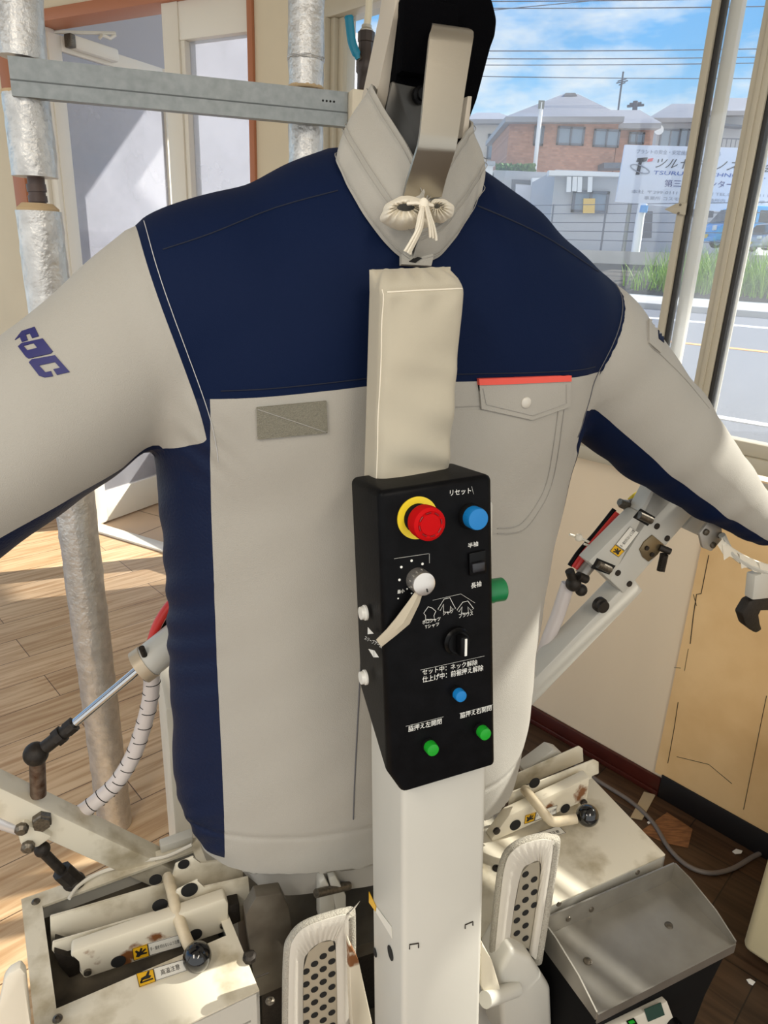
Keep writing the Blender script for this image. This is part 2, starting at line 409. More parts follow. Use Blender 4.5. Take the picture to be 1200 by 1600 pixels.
# floor: oak boards, dark worn parquet on the window side
fl_ = B(); fl_.prism([(-4.6, -2.5, 0), (0.30, -2.5, 0), WALL @ Vector((-1.5, 0.06, 0)), WALL @ Vector((-2.43, 0.06, 0)), DOOR @ Vector((-3.4, 0.06, 0)), (-4.6, 5.3, 0)], (0, 0, -0.06)); struct(fl_.build('floor', OAK), 'oak plank floor')
fl_ = B(); fl_.prism([(0.302, -2.5, 0), WALL @ Vector((3.2, -0.9, 0)), WALL @ Vector((3.2, 0.06, 0)), WALL @ Vector((-1.498, 0.06, 0))], (0, 0, -0.06)); struct(fl_.build('floor_worn', WORN), 'dark worn parquet floor by the window wall')
b = B(); b.prism([Vector((-2.43, 0.0, 0)), Vector((3.2, 0.0, 0)), Vector((3.2, 0.13, 0)), Vector((-2.43, 0.13, 0))], (0, 0, 1.035)); struct(b.build('wall_right', M_wallb, None, WALL), 'beige papered wall under the window')
sbox('wall_right_header', (-2.43, 0, 2.42), (3.2, 0.13, 2.75), M_wallp, WALL)
sbox('wall_panel', (-0.714, -0.010, 0.075), (3.2, -0.001, 1.02), M_panel, WALL, label='yellowed patched board on the wall beside the heater')
b = B()
random.seed(3)
def crack(pts, r=0.0011):
    q = [(x, -0.0105, z) for x, z in pts]; b.tube(q, r, 5)
PWp = lambda x, y: (PW(x, y).x, PW(x, y).z)
crack([PWp(1110, 866), PWp(1098, 926)]); crack([PWp(1098, 926), PWp(1091, 927), PWp(1086, 960), PWp(1081, 1004)], 0.0013); crack([PWp(1078, 1012), PWp(1072, 1046)], 0.0007)
crack([PWp(1062, 1095), PWp(1056, 1135), PWp(1046, 1190)], 0.0010); crack([PWp(1086, 927), PWp(1091, 945)], 0.0008); crack([PWp(1056, 1041), PWp(1066, 1042)], 0.0008); crack([PWp(1060, 1180), PWp(1110, 1192), PWp(1146, 1222)], 0.0009); crack([PWp(1200, 1085), PWp(1164, 1262)], 0.0009)
struct(b.build('wall_panel_crack', M_iron, None, WALL), 'cracks in the yellowed board')
sbox('baseboard_right', (-2.43, -0.014, 0), (-0.69, -0.001, 0.062), M_basered, WALL, 0.003, 'red brown baseboard')
sbox('baseboard_right', (-2.43, -0.020, 0), (-0.69, -0.0142, 0.018), M_basered, WALL, 0.003, 'red brown shoe moulding along the baseboard')
sbox('baseboard_right', (-0.689, -0.016, 0), (3.2, -0.0105, 0.082), M_baseblk, WALL, 0.002, 'black kickboard below the yellowed board')
b = B(); b.prism([(-4.6, 0.6, 2.75), WALL @ Vector((3.2, -1.2, 2.75)), WALL @ Vector((3.2, 0.1, 2.75)), WALL @ Vector((-2.43, 0.1, 2.75)), DOOR @ Vector((-3.4, 0.1, 2.75))], (0, 0, 0.08)); struct(b.build('ceiling', M_ceil))
# window sill and window
sbox('trim_1', (-2.40, -0.045, 1.000), (3.2, 0.02, 1.040), M_frame, WALL, 0.004, 'cream sill ledge under the window')
win = link(bpy.data.objects.new('window_1', None)); win.matrix_world = WALL; win['kind'] = 'structure'; win['label'] = 'sliding aluminium window'
def wpart(name, a, b_, m, bev=0.003, label=None):
    return B().box2(a, b_, bev).build(name, m, win, label=label)
wpart('bottom_rail', (-2.40, 0.005, 1.06), (3.2, 0.085, 1.10), M_frame); wpart('bottom_rail', (-2.38, 0.015, 1.10), (3.2, 0.060, 1.135), M_frame)
wpart('top_rail', (-2.43, 0.0, 2.36), (3.2, 0.10, 2.42), M_frame)
wpart('jamb', (-2.43, -0.012, 1.04), (-2.405, 0.11, 2.36), M_frame); wpart('jamb', (-2.405, 0.012, 1.06), (-2.38, 0.10, 2.36), M_frame); wpart('jamb', (-2.38, 0.03, 1.06), (-2.35, 0.09, 2.36), M_frame)
wpart('sash_stile', (-0.952, 0.004, 1.10), (-0.932, 0.036, 2.37), M_frame); wpart('sash_seal', (-0.9315, 0.012, 1.10), (-0.922, 0.034, 2.37), M_framed, 0.001); wpart('sash_stile', (-0.9225, 0.038, 1.10), (-0.892, 0.062, 2.37), M_door, label='outer sash stile')  # outer stile whiter than the frame, sunlight put into its colour
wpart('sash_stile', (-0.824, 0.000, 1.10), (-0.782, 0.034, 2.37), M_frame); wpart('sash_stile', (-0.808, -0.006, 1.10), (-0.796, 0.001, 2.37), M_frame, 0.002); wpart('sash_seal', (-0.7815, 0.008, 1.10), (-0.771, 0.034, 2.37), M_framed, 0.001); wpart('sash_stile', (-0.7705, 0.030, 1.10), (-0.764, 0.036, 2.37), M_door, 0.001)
for x0 in (0.95, 2.1): wpart('sash_stile', (x0, 0.004, 1.10), (x0 + 0.06, 0.036, 2.37), M_frame)
wpart('pane', (-2.355, 0.048, 1.12), (-0.90, 0.052, 2.37), M_glass, 0); wpart('pane', (-0.93, 0.018, 1.12), (-0.80, 0.022, 2.37), M_glass, 0); wpart('pane', (-0.775, 0.018, 1.12), (3.2, 0.022, 2.37), M_glass, 0)
for k in range(17): wpart('sun_block_slat', (-0.52, -0.030, 1.140 + 0.025 * k), (1.35, -0.026, 1.166 + 0.025 * k), M_frame, 0.001)  # unseen slats added to shade the machine top and stripe the tray
for z0, z1 in ((1.583, 1.600), (1.618, 1.635), (1.653, 1.680), (1.679, 1.706), (1.705, 1.732), (1.731, 1.758)): wpart('sun_block_slat', (-0.52, -0.030, z0), (1.35, -0.026, z1), M_frame, 0.001)
b = B(); b.prism([PW(1038, 327, -0.006), PW(1056, 318, -0.006), PW(1072, 317, -0.006), PW(1069, 336, -0.006), PW(1053, 334, -0.006)], (0, 0.008, 0), 0.001); la = b.build('sash_latch', M_frame, win)
for p in ((1063, 320), (1060, 333)): B().cyl(PW(*p, -0.0085), PW(*p, -0.0055), 0.003, seg=10).build('latch_screw', M_bolt, la)
# door wall
sbox('wall_left', (-0.318, 0, 0), (0.002, 0.12, 2.75), M_wallp, DOOR, label='cream pillar between the door and the window')
sbox('wall_left_header', (-1.86, 0, 2.52), (-0.318, 0.12, 2.75), M_wallp, DOOR)
sbox('wall_left_end', (-3.4, 0, 0), (-1.86, 0.12, 2.75), M_wallp, DOOR, label='cream wall left of the door')
sbox('trim_2', (-0.345, -0.014, 0), (-0.319, 0.10, 2.52), M_trimred, DOOR, 0.002, 'brown post trim right of the side light')
sbox('trim_3', (-1.86, -0.016, 2.488), (-0.319, 0.11, 2.535), M_trimred, DOOR, 0.002, 'brown trim over the door')
sbox('trim_4', (-1.862, -0.014, 0), (-1.772, 0.10, 2.488), M_trimred, DOOR, 0.002, 'brown post trim left of the door')
dr = link(bpy.data.objects.new('door_1', None)); dr.matrix_world = DOOR; dr['kind'] = 'structure'; dr['label'] = 'white shop door standing open with a closer'
def dpart(name, a, b_, m, bev=0.003, parent=dr, label=None): return B().box2(a, b_, bev).build(name, m, parent, label=label)
dpart('door_frame', (-1.772, 0.0, 0), (-1.62, 0.09, 2.488), M_door); dpart('door_frame', (-1.62, 0.02, 0), (-1.572, 0.09, 2.488), M_door)
dpart('mullion', (-0.800, 0.0, 0), (-0.712, 0.09, 2.488), M_door); dpart('mullion', (-0.815, 0.03, 0), (-0.800, 0.09, 2.488), M_door)
dpart('side_light_rail', (-0.712, 0.005, 2.352), (-0.345, 0.08, 2.488), M_door); dpart('side_light_rail', (-0.712, 0.005, 0), (-0.345, 0.08, 0.24), M_door)
dpart('side_light_stile', (-0.712, 0.008, 0.24), (-0.688, 0.075, 2.352), M_door)
dpart('side_light_pane', (-0.688, 0.038, 0.24), (-0.345, 0.043, 2.352), M_glassd, 0)
# the leaf, swung outwards
LX = -1.565
dpart('leaf_stile', (LX - 0.035, 0.045, 0.01), (LX, 0.118, 2.47), M_door); dpart('leaf_stile', (LX - 0.035, 0.775, 0.01), (LX, 0.84, 2.47), M_door)
dpart('leaf_rail', (LX - 0.034, 0.118, 2.405), (LX - 0.001, 0.775, 2.47), M_door); dpart('leaf_rail', (LX - 0.034, 0.118, 0.01), (LX - 0.001, 0.775, 0.19), M_door)
dpart('leaf_pane', (LX - 0.020, 0.118, 0.19), (LX - 0.016, 0.775, 2.405), M_glassd, 0)
inv_ = DOOR.inverted(); cD = inv_ @ Vector(CAM)
def PL(x, y, off=0.0):
    r = inv_.to_3x3() @ Vector(ray(x, y)); return cD + r * ((LX + off - cD.x) / r.x)
cz_ = 2.455
b = B(); b.box2((LX, 0.165, cz_ - 0.035), (LX + 0.045, 0.43, cz_ + 0.025), 0.012); clo = b.build('door_closer', M_door, dr, label='grey white door closer')
b = B(); b.box2((LX, 0.135, cz_ - 0.032), (LX + 0.047, 0.166, cz_ + 0.026), 0.006); b.build('closer_cap', M_bolt, clo)
b = B(); b.tube([PL(155, 60, 0.03), PL(160, 55, 0.05), PL(172, 60, 0.05), PL(180, 55, 0.05)], 0.008, 8); b.tube([PL(180, 52, 0.05), Vector((-1.60, 0.05, 2.47)), ], 0.008, 8); b.build('closer_arm', M_door, clo)
sbox('threshold', (-1.60, -0.03, 0.0), (-0.345, 0.06, 0.014), M_door, DOOR, 0.004, 'pale metal threshold strip')
# porch outside the door
sbox('porch_floor', (-2.05, 0.06, -0.05), (0.9, 2.6, 0.0), M_vest, DOOR, label='tan tiled porch')
b = B()
for k in range(5): b.box2((-1.9, 0.06 + 0.5 * k + 0.3, 0.0), (0.9, 0.066 + 0.5 * k + 0.3, 0.0012))
for k in range(5): b.box2((-1.78 + 0.5 * k, 0.06, 0.0), (-1.774 + 0.5 * k, 2.6, 0.0012))
struct(b.build('porch_floor_joints', M_grout, None, DOOR), 'tile joints of the porch')
sbox('porch_wall', (-2.05, 0.12, 0.0), (-1.92, 3.6, 3.3), M_porch, DOOR, label='white side wall of the porch')
# roof overhang above the shop front
b = B(); e_ = 1.73
q = [WALL @ Vector((3.2, 0.0, 3.5)), WALL @ Vector((3.2, e_, 3.5)), WALL @ Vector((-2.0, e_, 3.5)), DOOR @ Vector((-0.1, 2.12, 3.5)), DOOR @ Vector((-3.4, 2.12, 3.5)), DOOR @ Vector((-3.4, 0.0, 3.5)), DOOR @ Vector((0, 0, 3.5))]
b.prism(q, (0, 0, 0.15)); struct(b.build('roof_overhang', M_ceil), 'roof overhang of the shop front')
sbox('sun_block_slab', (-2.6, 0.0, 4.8), (0.75, 4.58, 4.92), M_ceil, WALL, label='added slab out of view that keeps sun off the floor')  # added above the view to block sun from the left floor
sbox('wall_right_gable', (-2.43, 0, 3.5), (3.2, 0.13, 4.8), M_wallp, WALL)
sbox('wall_right_upper', (-2.43, 0, 2.75), (3.2, 0.13, 3.5), M_wallp, WALL); sbox('wall_left_upper', (-3.4, 0, 2.75), (0.0, 0.12, 3.5), M_wallp, DOOR)
# ------------------------------------------------------------------ outside
RZ = 0.62
RA = math.radians(41)
RS = np.array([math.cos(RA), -math.sin(RA), 0]); RN = np.array([math.sin(RA), math.cos(RA), 0])
ROAD = Matrix(((RS[0], RN[0], 0, 0), (RS[1], RN[1], 0, 0), (0, 0, 1, 0), (0, 0, 0, 1)))
def rn(x, y, z=RZ): return Vector(RN).dot(WZ(x, y, z))
n_far = rn(1130, 507); n_mid = rn(1120, 542); n_near = rn(1150, 657); n_curb = rn(1100, 490)
n0 = 2.55
sbox('ground_road', (-60, n0, RZ - 0.3), (60, n_curb, RZ), M_asph, ROAD, label='grey asphalt road')
struct(B().box2((-60, n_far - 0.22, RZ), (60, n_far + 0.22, RZ + 0.006)).build('road_line_far', M_roadw, None, ROAD), 'white line at the far edge of the road')
struct(B().box2((-60, n_mid - 0.10, RZ), (60, n_mid + 0.10, RZ + 0.006)).build('road_line_centre', M_roado, None, ROAD), 'orange centre line of the road')
struct(B().box2((-60, n_near - 0.055, RZ), (60, n_near + 0.055, RZ + 0.006)).build('road_line_near', M_roadw, None, ROAD), 'white line at the near edge of the road')
n_walk = rn(1100, 466, RZ + 0.15)
struct(B().box2((-60, n_curb, RZ - 0.3), (60, n_walk, RZ + 0.14), 0.03).build('sidewalk', M_conc, None, ROAD), 'concrete sidewalk across the road')
LZ = H + 0.42                                                     # level of the lot beyond the bank
n_lot = n_walk + 3.0
b = B(); b.prism([(-60, n_walk, RZ + 0.10), (-60, n_walk + 0.3, RZ + 0.25), (-60, n_lot, H + 0.05), (-60, n_lot, RZ - 0.3), (-60, n_walk, RZ - 0.3)], (120, 0, 0)); struct(b.build('grass_bank', M_soil, None, ROAD), 'dark soil bank across the road')
sbox('lot_wall', (-60, n_lot, H - 0.1), (60, n_lot + 0.4, LZ + 0.05), M_conc, ROAD, label='pale concrete edge of the lot')
sbox('lot_ground', (-80, n_lot + 0.4, LZ - 0.3), (80, n_lot + 90, LZ), M_conc, ROAD, label='paved lot across the road')
def facing(D):                                                    # a frame whose face looks back along the room, D metres away
    return Matrix.Translation((0, D, 0))
def poly_at(pts, D): return [WY(x, y, D) for x, y in pts]
class House:
    def __init__(s, name, label, D, group='houses across the road'):
        s.D = D; g = WY(900, 300, D); s.root = empty(name, Matrix.Translation((g.x, D, LZ)), label, 'building', group); s.inv = s.root.matrix_world.inverted()
    def L(s, pts, dD=0.0): return [s.inv @ WY(x, y, s.D + dD) for x, y in pts]
    def slab(s, name, pts, m, depth, dD=0.0, parent=None, label=None, bev=0.0):
        return B().prism(s.L(pts, dD), (0, depth, 0), bev).build(name, m, parent or s.root, label=label)
    def wall(s, x0, x1, ytop, m, depth, dD=0.0, name='wall', label=None):
        a = s.L([(x0, ytop), (x1, ytop)], dD); z0 = 0.0; zt = (a[0].z + a[1].z) / 2
        return B().box2((a[0].x, a[0].y, z0), (a[1].x, a[1].y + depth, zt)).build(name, m, s.root, label=label)
    def window(s, x0, y0, x1, y1, dD=-0.05, fr=None):
        a, c = s.L([(x0, y0), (x1, y1)], dD)
        f = B(); w = 0.10
        for p, q in (((a.x, a.z), (c.x, a.z - w)), ((a.x, c.z + w), (c.x, c.z)), ((a.x, a.z), (a.x + w, c.z)), ((c.x - w, a.z), (c.x, c.z)), (((a.x + c.x) / 2 - w / 2, a.z), ((a.x + c.x) / 2 + w / 2, c.z))):
            f.box2((p[0], a.y - 0.06, q[1]), (q[0], a.y + 0.06, p[1]))
        o = f.build('window', fr or M_hframe, s.root); B().box2((a.x, a.y, c.z), (c.x, a.y + 0.04, a.z)).build('pane', M_hglass, o); return o
M_hframe = mat('house_window_frame', (84, 92, 108), 0.5)
M_roof = mat('grey_roof_tile', (150, 150, 156), 0.6, bump=0.4, bscale=6, var=0.1, vscale=3)
M_hgrey = mat('grey_house_wall', (172, 176, 184), 0.9, var=0.05, vscale=2)
M_hbeige = mat('pale_house_wall', (200, 196, 190), 0.9, var=0.05, vscale=2)
M_hwhite = mat('white_shed_wall', (226, 230, 234), 0.8)
M_hdark = mat('dark_house_opening', (60, 66, 80), 0.6)
M_shutter = mat('roller_shutter', (206, 210, 222), 0.5)
h = House('brick_house', 'brick house with a grey hip roof behind the low offices', 42)
h.wall(797, 968, 184, M_brick, 7.0); h.wall(968, 1024, 192, M_brick, 6.0, 0.8, label='set-back brick wing')
def hiproof(H_, x0, x1, ye, xr0, xr1, yr, depth, dD=-0.6):
    a, c = H_.L([(x0, ye), (x1, ye)], dD); r0, r1 = H_.L([(xr0, yr), (xr1, yr)], dD + depth / 2)
    b = B(); v = [a, c, Vector((c.x, a.y + depth, c.z)), Vector((a.x, a.y + depth, a.z)), r0, r1]
    b.add(v + [p - Vector((0, 0, 0.25)) for p in v[:4]], [(0, 1, 5, 4), (1, 2, 5), (2, 3, 4, 5), (3, 0, 4), (0, 6, 7, 1), (1, 7, 8, 2), (2, 8, 9, 3), (3, 9, 6, 0), (6, 9, 8, 7)])
    return b.build('roof', M_roof, H_.root)
hiproof(h, 790, 976, 182, 880, 903, 147, 8.5); hiproof(h, 940, 1034, 192, 935, 1000, 172, 6.5, 0.2)
h.slab('roof_cap', [(881, 150), (902, 150), (899, 145), (884, 145)], M_roof, 0.6, 3.2)
h.window(872, 197, 911, 228); h.window(929, 201, 966, 231); h.window(836, 196, 848, 228); h.window(984, 206, 1005, 226, 0.7)
h.slab('canopy', [(944, 254), (988, 254), (988, 262), (944, 263)], M_hframe, 1.2, -1.2)
h = House('pale_house', 'small pale house glimpsed left of the brick house', 53)
h.wall(732, 798, 186, M_hbeige, 6.0); hiproof(h, 722, 806, 186, 745, 780, 176, 7.0); h.window(763, 209, 793, 250)
h = House('grey_house', 'grey two-storey house behind the white sign', 53)
h.wall(1030, 1112, 184, M_hgrey, 6); h.wall(1106, 1200, 176, M_hgrey, 7, -0.8, label='front bay'); hiproof(h, 1018, 1116, 184, 1050, 1112, 162, 7.0); hiproof(h, 1100, 1230, 173, 1114, 1240, 153, 8.5, -1.5)
h.window(1033, 201, 1060, 236); h.window(1062, 201, 1086, 236); h.slab('door', [(1112, 196), (1128, 196), (1126, 226), (1109, 226)], M_hdark, 0.1, -0.9); h.slab('eave_shelf', [(1106, 190), (1165, 196), (1165, 199), (1106, 194)], M_hframe, 0.8, -1.6)
b = B(); a_, c_ = h.L([(1108, 216), (1200, 222)], -1.7)
for k in range(14): b.box2((a_.x + (c_.x - a_.x) * k / 13 - 0.02, a_.y, a_.z - 0.45), (a_.x + (c_.x - a_.x) * k / 13 + 0.02, a_.y + 0.04, a_.z))
b.box2((a_.x, a_.y, a_.z), (c_.x, a_.y + 0.06, a_.z + 0.06)); b.build('balcony_railing', M_hframe, h.root)
d_ = h.L([(1028, 204)], -0.3)[0]; b = B(); b.lathe([(0.01, 0), (0.25, 0.08), (0.32, 0.16), (0.30, 0.17), (0.01, 0.06)], d_, (0, -1, 0.2)); b.build('satellite_dish', M_hwhite, h.root)
h = House('storage_building', 'low grey building with a roller shutter and air conditioners', 35.5)
h.wall(790, 868, 268, M_hgrey, 4); h.slab('roller_shutter', [(806, 288), (862, 291), (860, 336), (804, 334)], M_shutter, 0.1, -0.12); h.slab('shutter_frame', [(800, 280), (872, 284), (868, 338), (862, 336), (863, 290), (806, 286), (803, 334), (797, 332)], M_hframe, 0.08, -0.05)
for x in (832, 850): o = h.slab('air_conditioner', [(x, 278), (x + 14, 278), (x + 14, 289), (x, 289)], M_hwhite, 0.4, -0.5)
h = House('white_shed', 'white shed right beside the brushed steel strap', 32)
h.wall(724, 771, 254, M_hwhite, 3); h.slab('roof', [(720, 250), (774, 252), (774, 258), (720, 257)], M_hgrey, 3.2, -0.1); h.wall(772, 790, 266, M_hgrey, 2, name='side_wall')
h = House('office_building', 'low grey office with a yellow window board', 30)
h.wall(868, 1010, 268, M_hgrey, 5); h.slab('cornice', [(858, 266), (990, 270), (990, 276), (858, 274)], M_hwhite, 0.4, -0.3)
o = h.window(896, 297, 948, 334); h.slab('notice_board', [(912, 310), (930, 310), (929, 334), (911, 333)], M_yboard if 'M_yboard' in globals() else mat('yellow_board', (214, 180, 96), 0.7), 0.06, -0.2)
for x, y0, y1 in ((886, 276, 300), (895, 276, 299), (903, 276, 300), (919, 276, 300)): h.slab('hanging_banner', [(x, y0), (x + 7, y0), (x + 6, y1), (x - 1, y1)], M_hwhite, 0.04, -0.25)
h.slab('door', [(1000, 330), (1020, 330), (1018, 372), (998, 372)], M_hdark, 0.06, -0.1); h.slab('door', [(1080, 326), (1116, 326), (1114, 340), (1078, 340)], M_hdark, 0.06, -0.1)
h.wall(1012, 1200, 300, M_hgrey, 4, 0.5, 'rear_wall')
# sign board
SD = 27.5
sg = empty('sign_board', Matrix.Translation((WY(1090, 280, SD).x, SD, LZ)), 'large white company sign board seen through the window', 'sign'); si = sg.matrix_world.inverted()
def SP(x, y, off=0.0): return si @ WY(x, y, SD - off)
B().prism([SP(977, 226), SP(1260, 234), SP(1252, 342), SP(962, 315)], (0, 0.12, 0), 0.01).build('board', mat('sign_white', (214, 222, 240), 0.6), sg)
M_sblk = mat('sign_black', (44, 48, 60), 0.6); M_sblu = mat('sign_blue', (52, 96, 176), 0.6); M_snav = mat('sign_navy', (52, 62, 128), 0.6); M_signred = mat('sign_red', (222, 84, 96), 0.6); M_sgry = mat('sign_grey', (140, 148, 166), 0.6)
f1 = lambda x, y: SP(x, y, 0.02)
def signtext(body, a, b_, c, m): quad_text(B(), body, f1, a, b_, c)
def st(body, a, b_, c, m, name='lettering'):
    q = B(); quad_text(q, body, f1, a, b_, c); return q.build(name, m, sg)
st('ツルヤテクノス株式会社', (1020, 262.5), (1226, 271), (1030, 246), M_sblk)
st('TSURUYA TECHNOS CO., LTD', (1020, 273.5), (1228, 281), (1022, 266.5), M_sblu)
st('第三資材センター', (1038, 292), (1146, 294), (1039, 280.5), M_snav)
st('プラントの安全・安定操業をサポートする', (994, 240), (1126, 244), (995, 233), M_sgry)
st('本社 〒299-0111 市原市姉崎 TEL.0436-61-1111 FAX.0436', (986, 302), (1240, 310), (987, 296), M_sgry)
st('事業所 コスモ石油 千葉製油所内・丸善石油化学 千葉工場内', (1006, 312), (1240, 321), (1007, 306), M_sgry)
q = B(); q.prism([f1(996, 247), f1(1012, 246), f1(1010, 252), f1(1003, 253), f1(999, 273), f1(993, 273), f1(998, 253), f1(994, 253)], (0, -0.01, 0)); q.build('emblem', M_sblk, sg)
q = B(); q.prism([f1(1013, 248), f1(1021, 247), f1(1019, 252), f1(1011, 253)], (0, -0.01, 0)); q.build('emblem', M_signred, sg, label='red emblem stroke')
q = B(); q.tube([f1(1000 + 14 * math.cos(t) - 4 * math.sin(t), 264 + 4 * math.sin(t) + 6 * math.cos(t)) for t in [2 * math.pi * k / 24 for k in range(24)]], 0.02, 5, closed=True); q.build('emblem_ring', M_sgry, sg)
for x in (985, 1190): 
    p = SP(x, 320, -0.2); B().box2((p.x - 0.06, p.y, 0), (p.x + 0.06, p.y + 0.1, p.z + 1.5)).build('post', M_galv, sg)
# vans
def van(name, label, x0, x1, D, ytop, ybase, m, grp, facing_left=True):
    a = WY(x0, ybase, D); c = WY(x1, ybase, D); Lh = c.x - a.x; Ht = WY((x0 + x1) / 2, ytop, D).z - WY((x0 + x1) / 2, ybase, D).z
    base = a.z
    root = empty(name, Matrix.Translation((a.x, D, base)), label, 'car', grp)
    w = 1.5
    prof = [(0.02, 0.16), (0.0, 0.32), (0.03, 0.50), (0.13, 0.60), (0.22, 0.94), (0.28, 1.0), (0.97, 0.99), (1.0, 0.92), (1.0, 0.16)]
    B().prism([Vector((p * Lh, 0, q * Ht)) for p, q in prof], (0, w, 0), 0.05, 3).build('body', m, root)
    g = mat('car_glass', (44, 56, 66), 0.1)
    for pts in ([(0.17, 0.62), (0.245, 0.90), (0.40, 0.90), (0.40, 0.62)], [(0.43, 0.62), (0.43, 0.90), (0.68, 0.90), (0.68, 0.62)], [(0.71, 0.62), (0.71, 0.90), (0.94, 0.90), (0.95, 0.62)]):
        B().prism([Vector((p * Lh, -0.012, q * Ht)) for p, q in pts], (0, 0.03, 0), 0.01).build('side_window', g, root)
    B().prism([Vector((0.105 * Lh, 0.12, 0.62 * Ht)), Vector((0.205 * Lh, 0.16, 0.93 * Ht)), Vector((0.205 * Lh, w - 0.16, 0.93 * Ht)), Vector((0.105 * Lh, w - 0.12, 0.62 * Ht))], (-0.02, 0, 0.004)).build('windscreen', g, root)
    for wx in (0.22, 0.80):
        for wy in (-0.01, w - 0.17):
            o = B().lathe([(0.10 * Ht, 0), (0.155 * Ht, 0.01), (0.165 * Ht, 0.05), (0.165 * Ht, 0.14), (0.15 * Ht, 0.18)], (wx * Lh, wy, 0.165 * Ht), (0, 1, 0)).build('wheel', M_blkm, root)
            B().lathe([(0.02 * Ht, -0.006), (0.09 * Ht, -0.004), (0.098 * Ht, 0.012)], (wx * Lh, wy, 0.165 * Ht), (0, 1, 0)).build('hubcap', M_hwhite, o)
    B().box2((-0.02, 0.08, 0.40 * Ht), (0.05, 0.30, 0.52 * Ht), 0.02).build('headlamp', M_hwhite, root)
    B().box2((-0.04, 0.55, 0.22 * Ht), (0.0, 0.85, 0.32 * Ht), 0.01).build('number_plate', mat('plate_yellow', (224, 196, 90), 0.6), root)
    B().box2((-0.03, 0.0, 0.14 * Ht), (0.08, w, 0.26 * Ht), 0.03).build('bumper', m, root)
    return root
van('blue_van', 'bright blue van parked under the sign', 1114, 1260, 24.8, 318, 386, mat('van_blue', (24, 166, 236), 0.3), 'parked cars')
van('silver_car', 'silver car parked to the right of the blue van', 1186, 1290, 23.0, 345, 392, mat('car_silver', (176, 184, 196), 0.3, 0.4), 'parked cars')
# poles, antenna, leaning post, fence, wires
def pole(name, label, cat, pts, D, r, m, parts=None):
    r0 = WY(*pts[-1], D); root = empty(name, Matrix.Translation((r0.x, D, r0.z)), label, cat); iv = root.matrix_world.inverted()
    q = [iv @ WY(x, y, D) for x, y in pts]; q.append(Vector((q[-1].x, 0, LZ - r0.z))) if q[-1].z + r0.z > LZ + 0.05 else None; B().tube(q, r, 10).build('mast', m, root); return root, iv
po, iv = pole('street_pole', 'thin pale pole in front of the brick house', 'pole', [(846, 160), (835, 268), (833, 330)], 41.2, 0.11, M_hwhite); B().box2(iv @ WY(844, 158, 41.3) - Vector((0.1, 0.1, 0)), iv @ WY(850, 170, 41.1)).build('lamp_head', M_galv, po)
po, iv = pole('utility_pole', 'utility pole with cross arms between the roofs', 'pole', [(993, 158), (991, 180), (985, 260)], 60, 0.18, M_hframe)
for y, w in ((162, 9), (165, 13)): B().tube([iv @ WY(993 - w, y + 1, 60), iv @ WY(993 + w, y - 1, 60)], 0.09, 6).build('cross_arm', M_hframe, po)
po, iv = pole('roof_antenna', 'thin television antenna on the brick house roof', 'antenna', [(974, 112), (970, 140), (966, 172), (965, 190)], 46, 0.05, M_hframe)
for y, w in ((125, 7), (128, 9), (131, 5)): B().tube([iv @ WY(972 - w, y + 2, 46), iv @ WY(972 + w, y - 2, 46)], 0.03, 6).build('antenna_rod', M_hframe, po)
po, iv = pole('leaning_post', 'white leaning post below the sign', 'post', [(1005, 318), (1000, 340), (996, 372)], 24, 0.13, M_hwhite)
B().tube([iv @ WY(1007, 321, 23.8), iv @ WY(1005, 332, 23.8)], 0.12, 8).build('blue_bag', mat('bag_blue', (60, 150, 220), 0.6), po)
nf_ = n_lot + 0.2
fe = empty('wire_fence', ROAD @ Matrix.Translation((PW(960, 350, nf_, ROAD).x, nf_, LZ + 0.05)), 'thin wire fence along the lot', 'fence'); iv = Matrix.Translation((-PW(960, 350, nf_, ROAD).x, -nf_, -LZ - 0.05))
fx = lambda x, y: iv @ PW(x, y, nf_, ROAD)
ft = fx(944, 318).z
for x in (740, 800, 862, 944, 1074): B().tube([Vector((fx(x, 350).x, 0, 0)), Vector((fx(x, 350).x, 0, ft))], 0.035, 6).build('fence_post', M_hframe, fe)
for k in range(5): B().tube([Vector((fx(640, 350).x, 0, ft * (0.98 - 0.19 * k))), Vector((fx(1230, 350).x, 0, ft * (0.98 - 0.19 * k)))], 0.014, 5).build('fence_wire', M_hframe, fe)
for k, (ya, yb) in enumerate(((2, -6), (12, 8), (79, 74), (91, 87), (101, 96), (117, 122), (28, -34))):
    o = B().tube([WY(640 + 660 * t, ya + (yb - ya) * t + 9 * 4 * t * (1 - t) * (0.3 if k < 6 else 0), 34 + 2 * k) for t in [i / 16 for i in range(17)]], 0.022, 5).build('power_line', M_hframe)
    tag(o, ['topmost power line across the sky', 'second power line from the top, near the frame edge', 'upper line of the triple power lines over the roofs', 'middle line of the triple power lines over the roofs', 'lower line of the triple power lines over the roofs', 'faint low power line just above the roof ridge', 'steep slanting power line at the top of the sky'][k], 'power line', 'power lines')
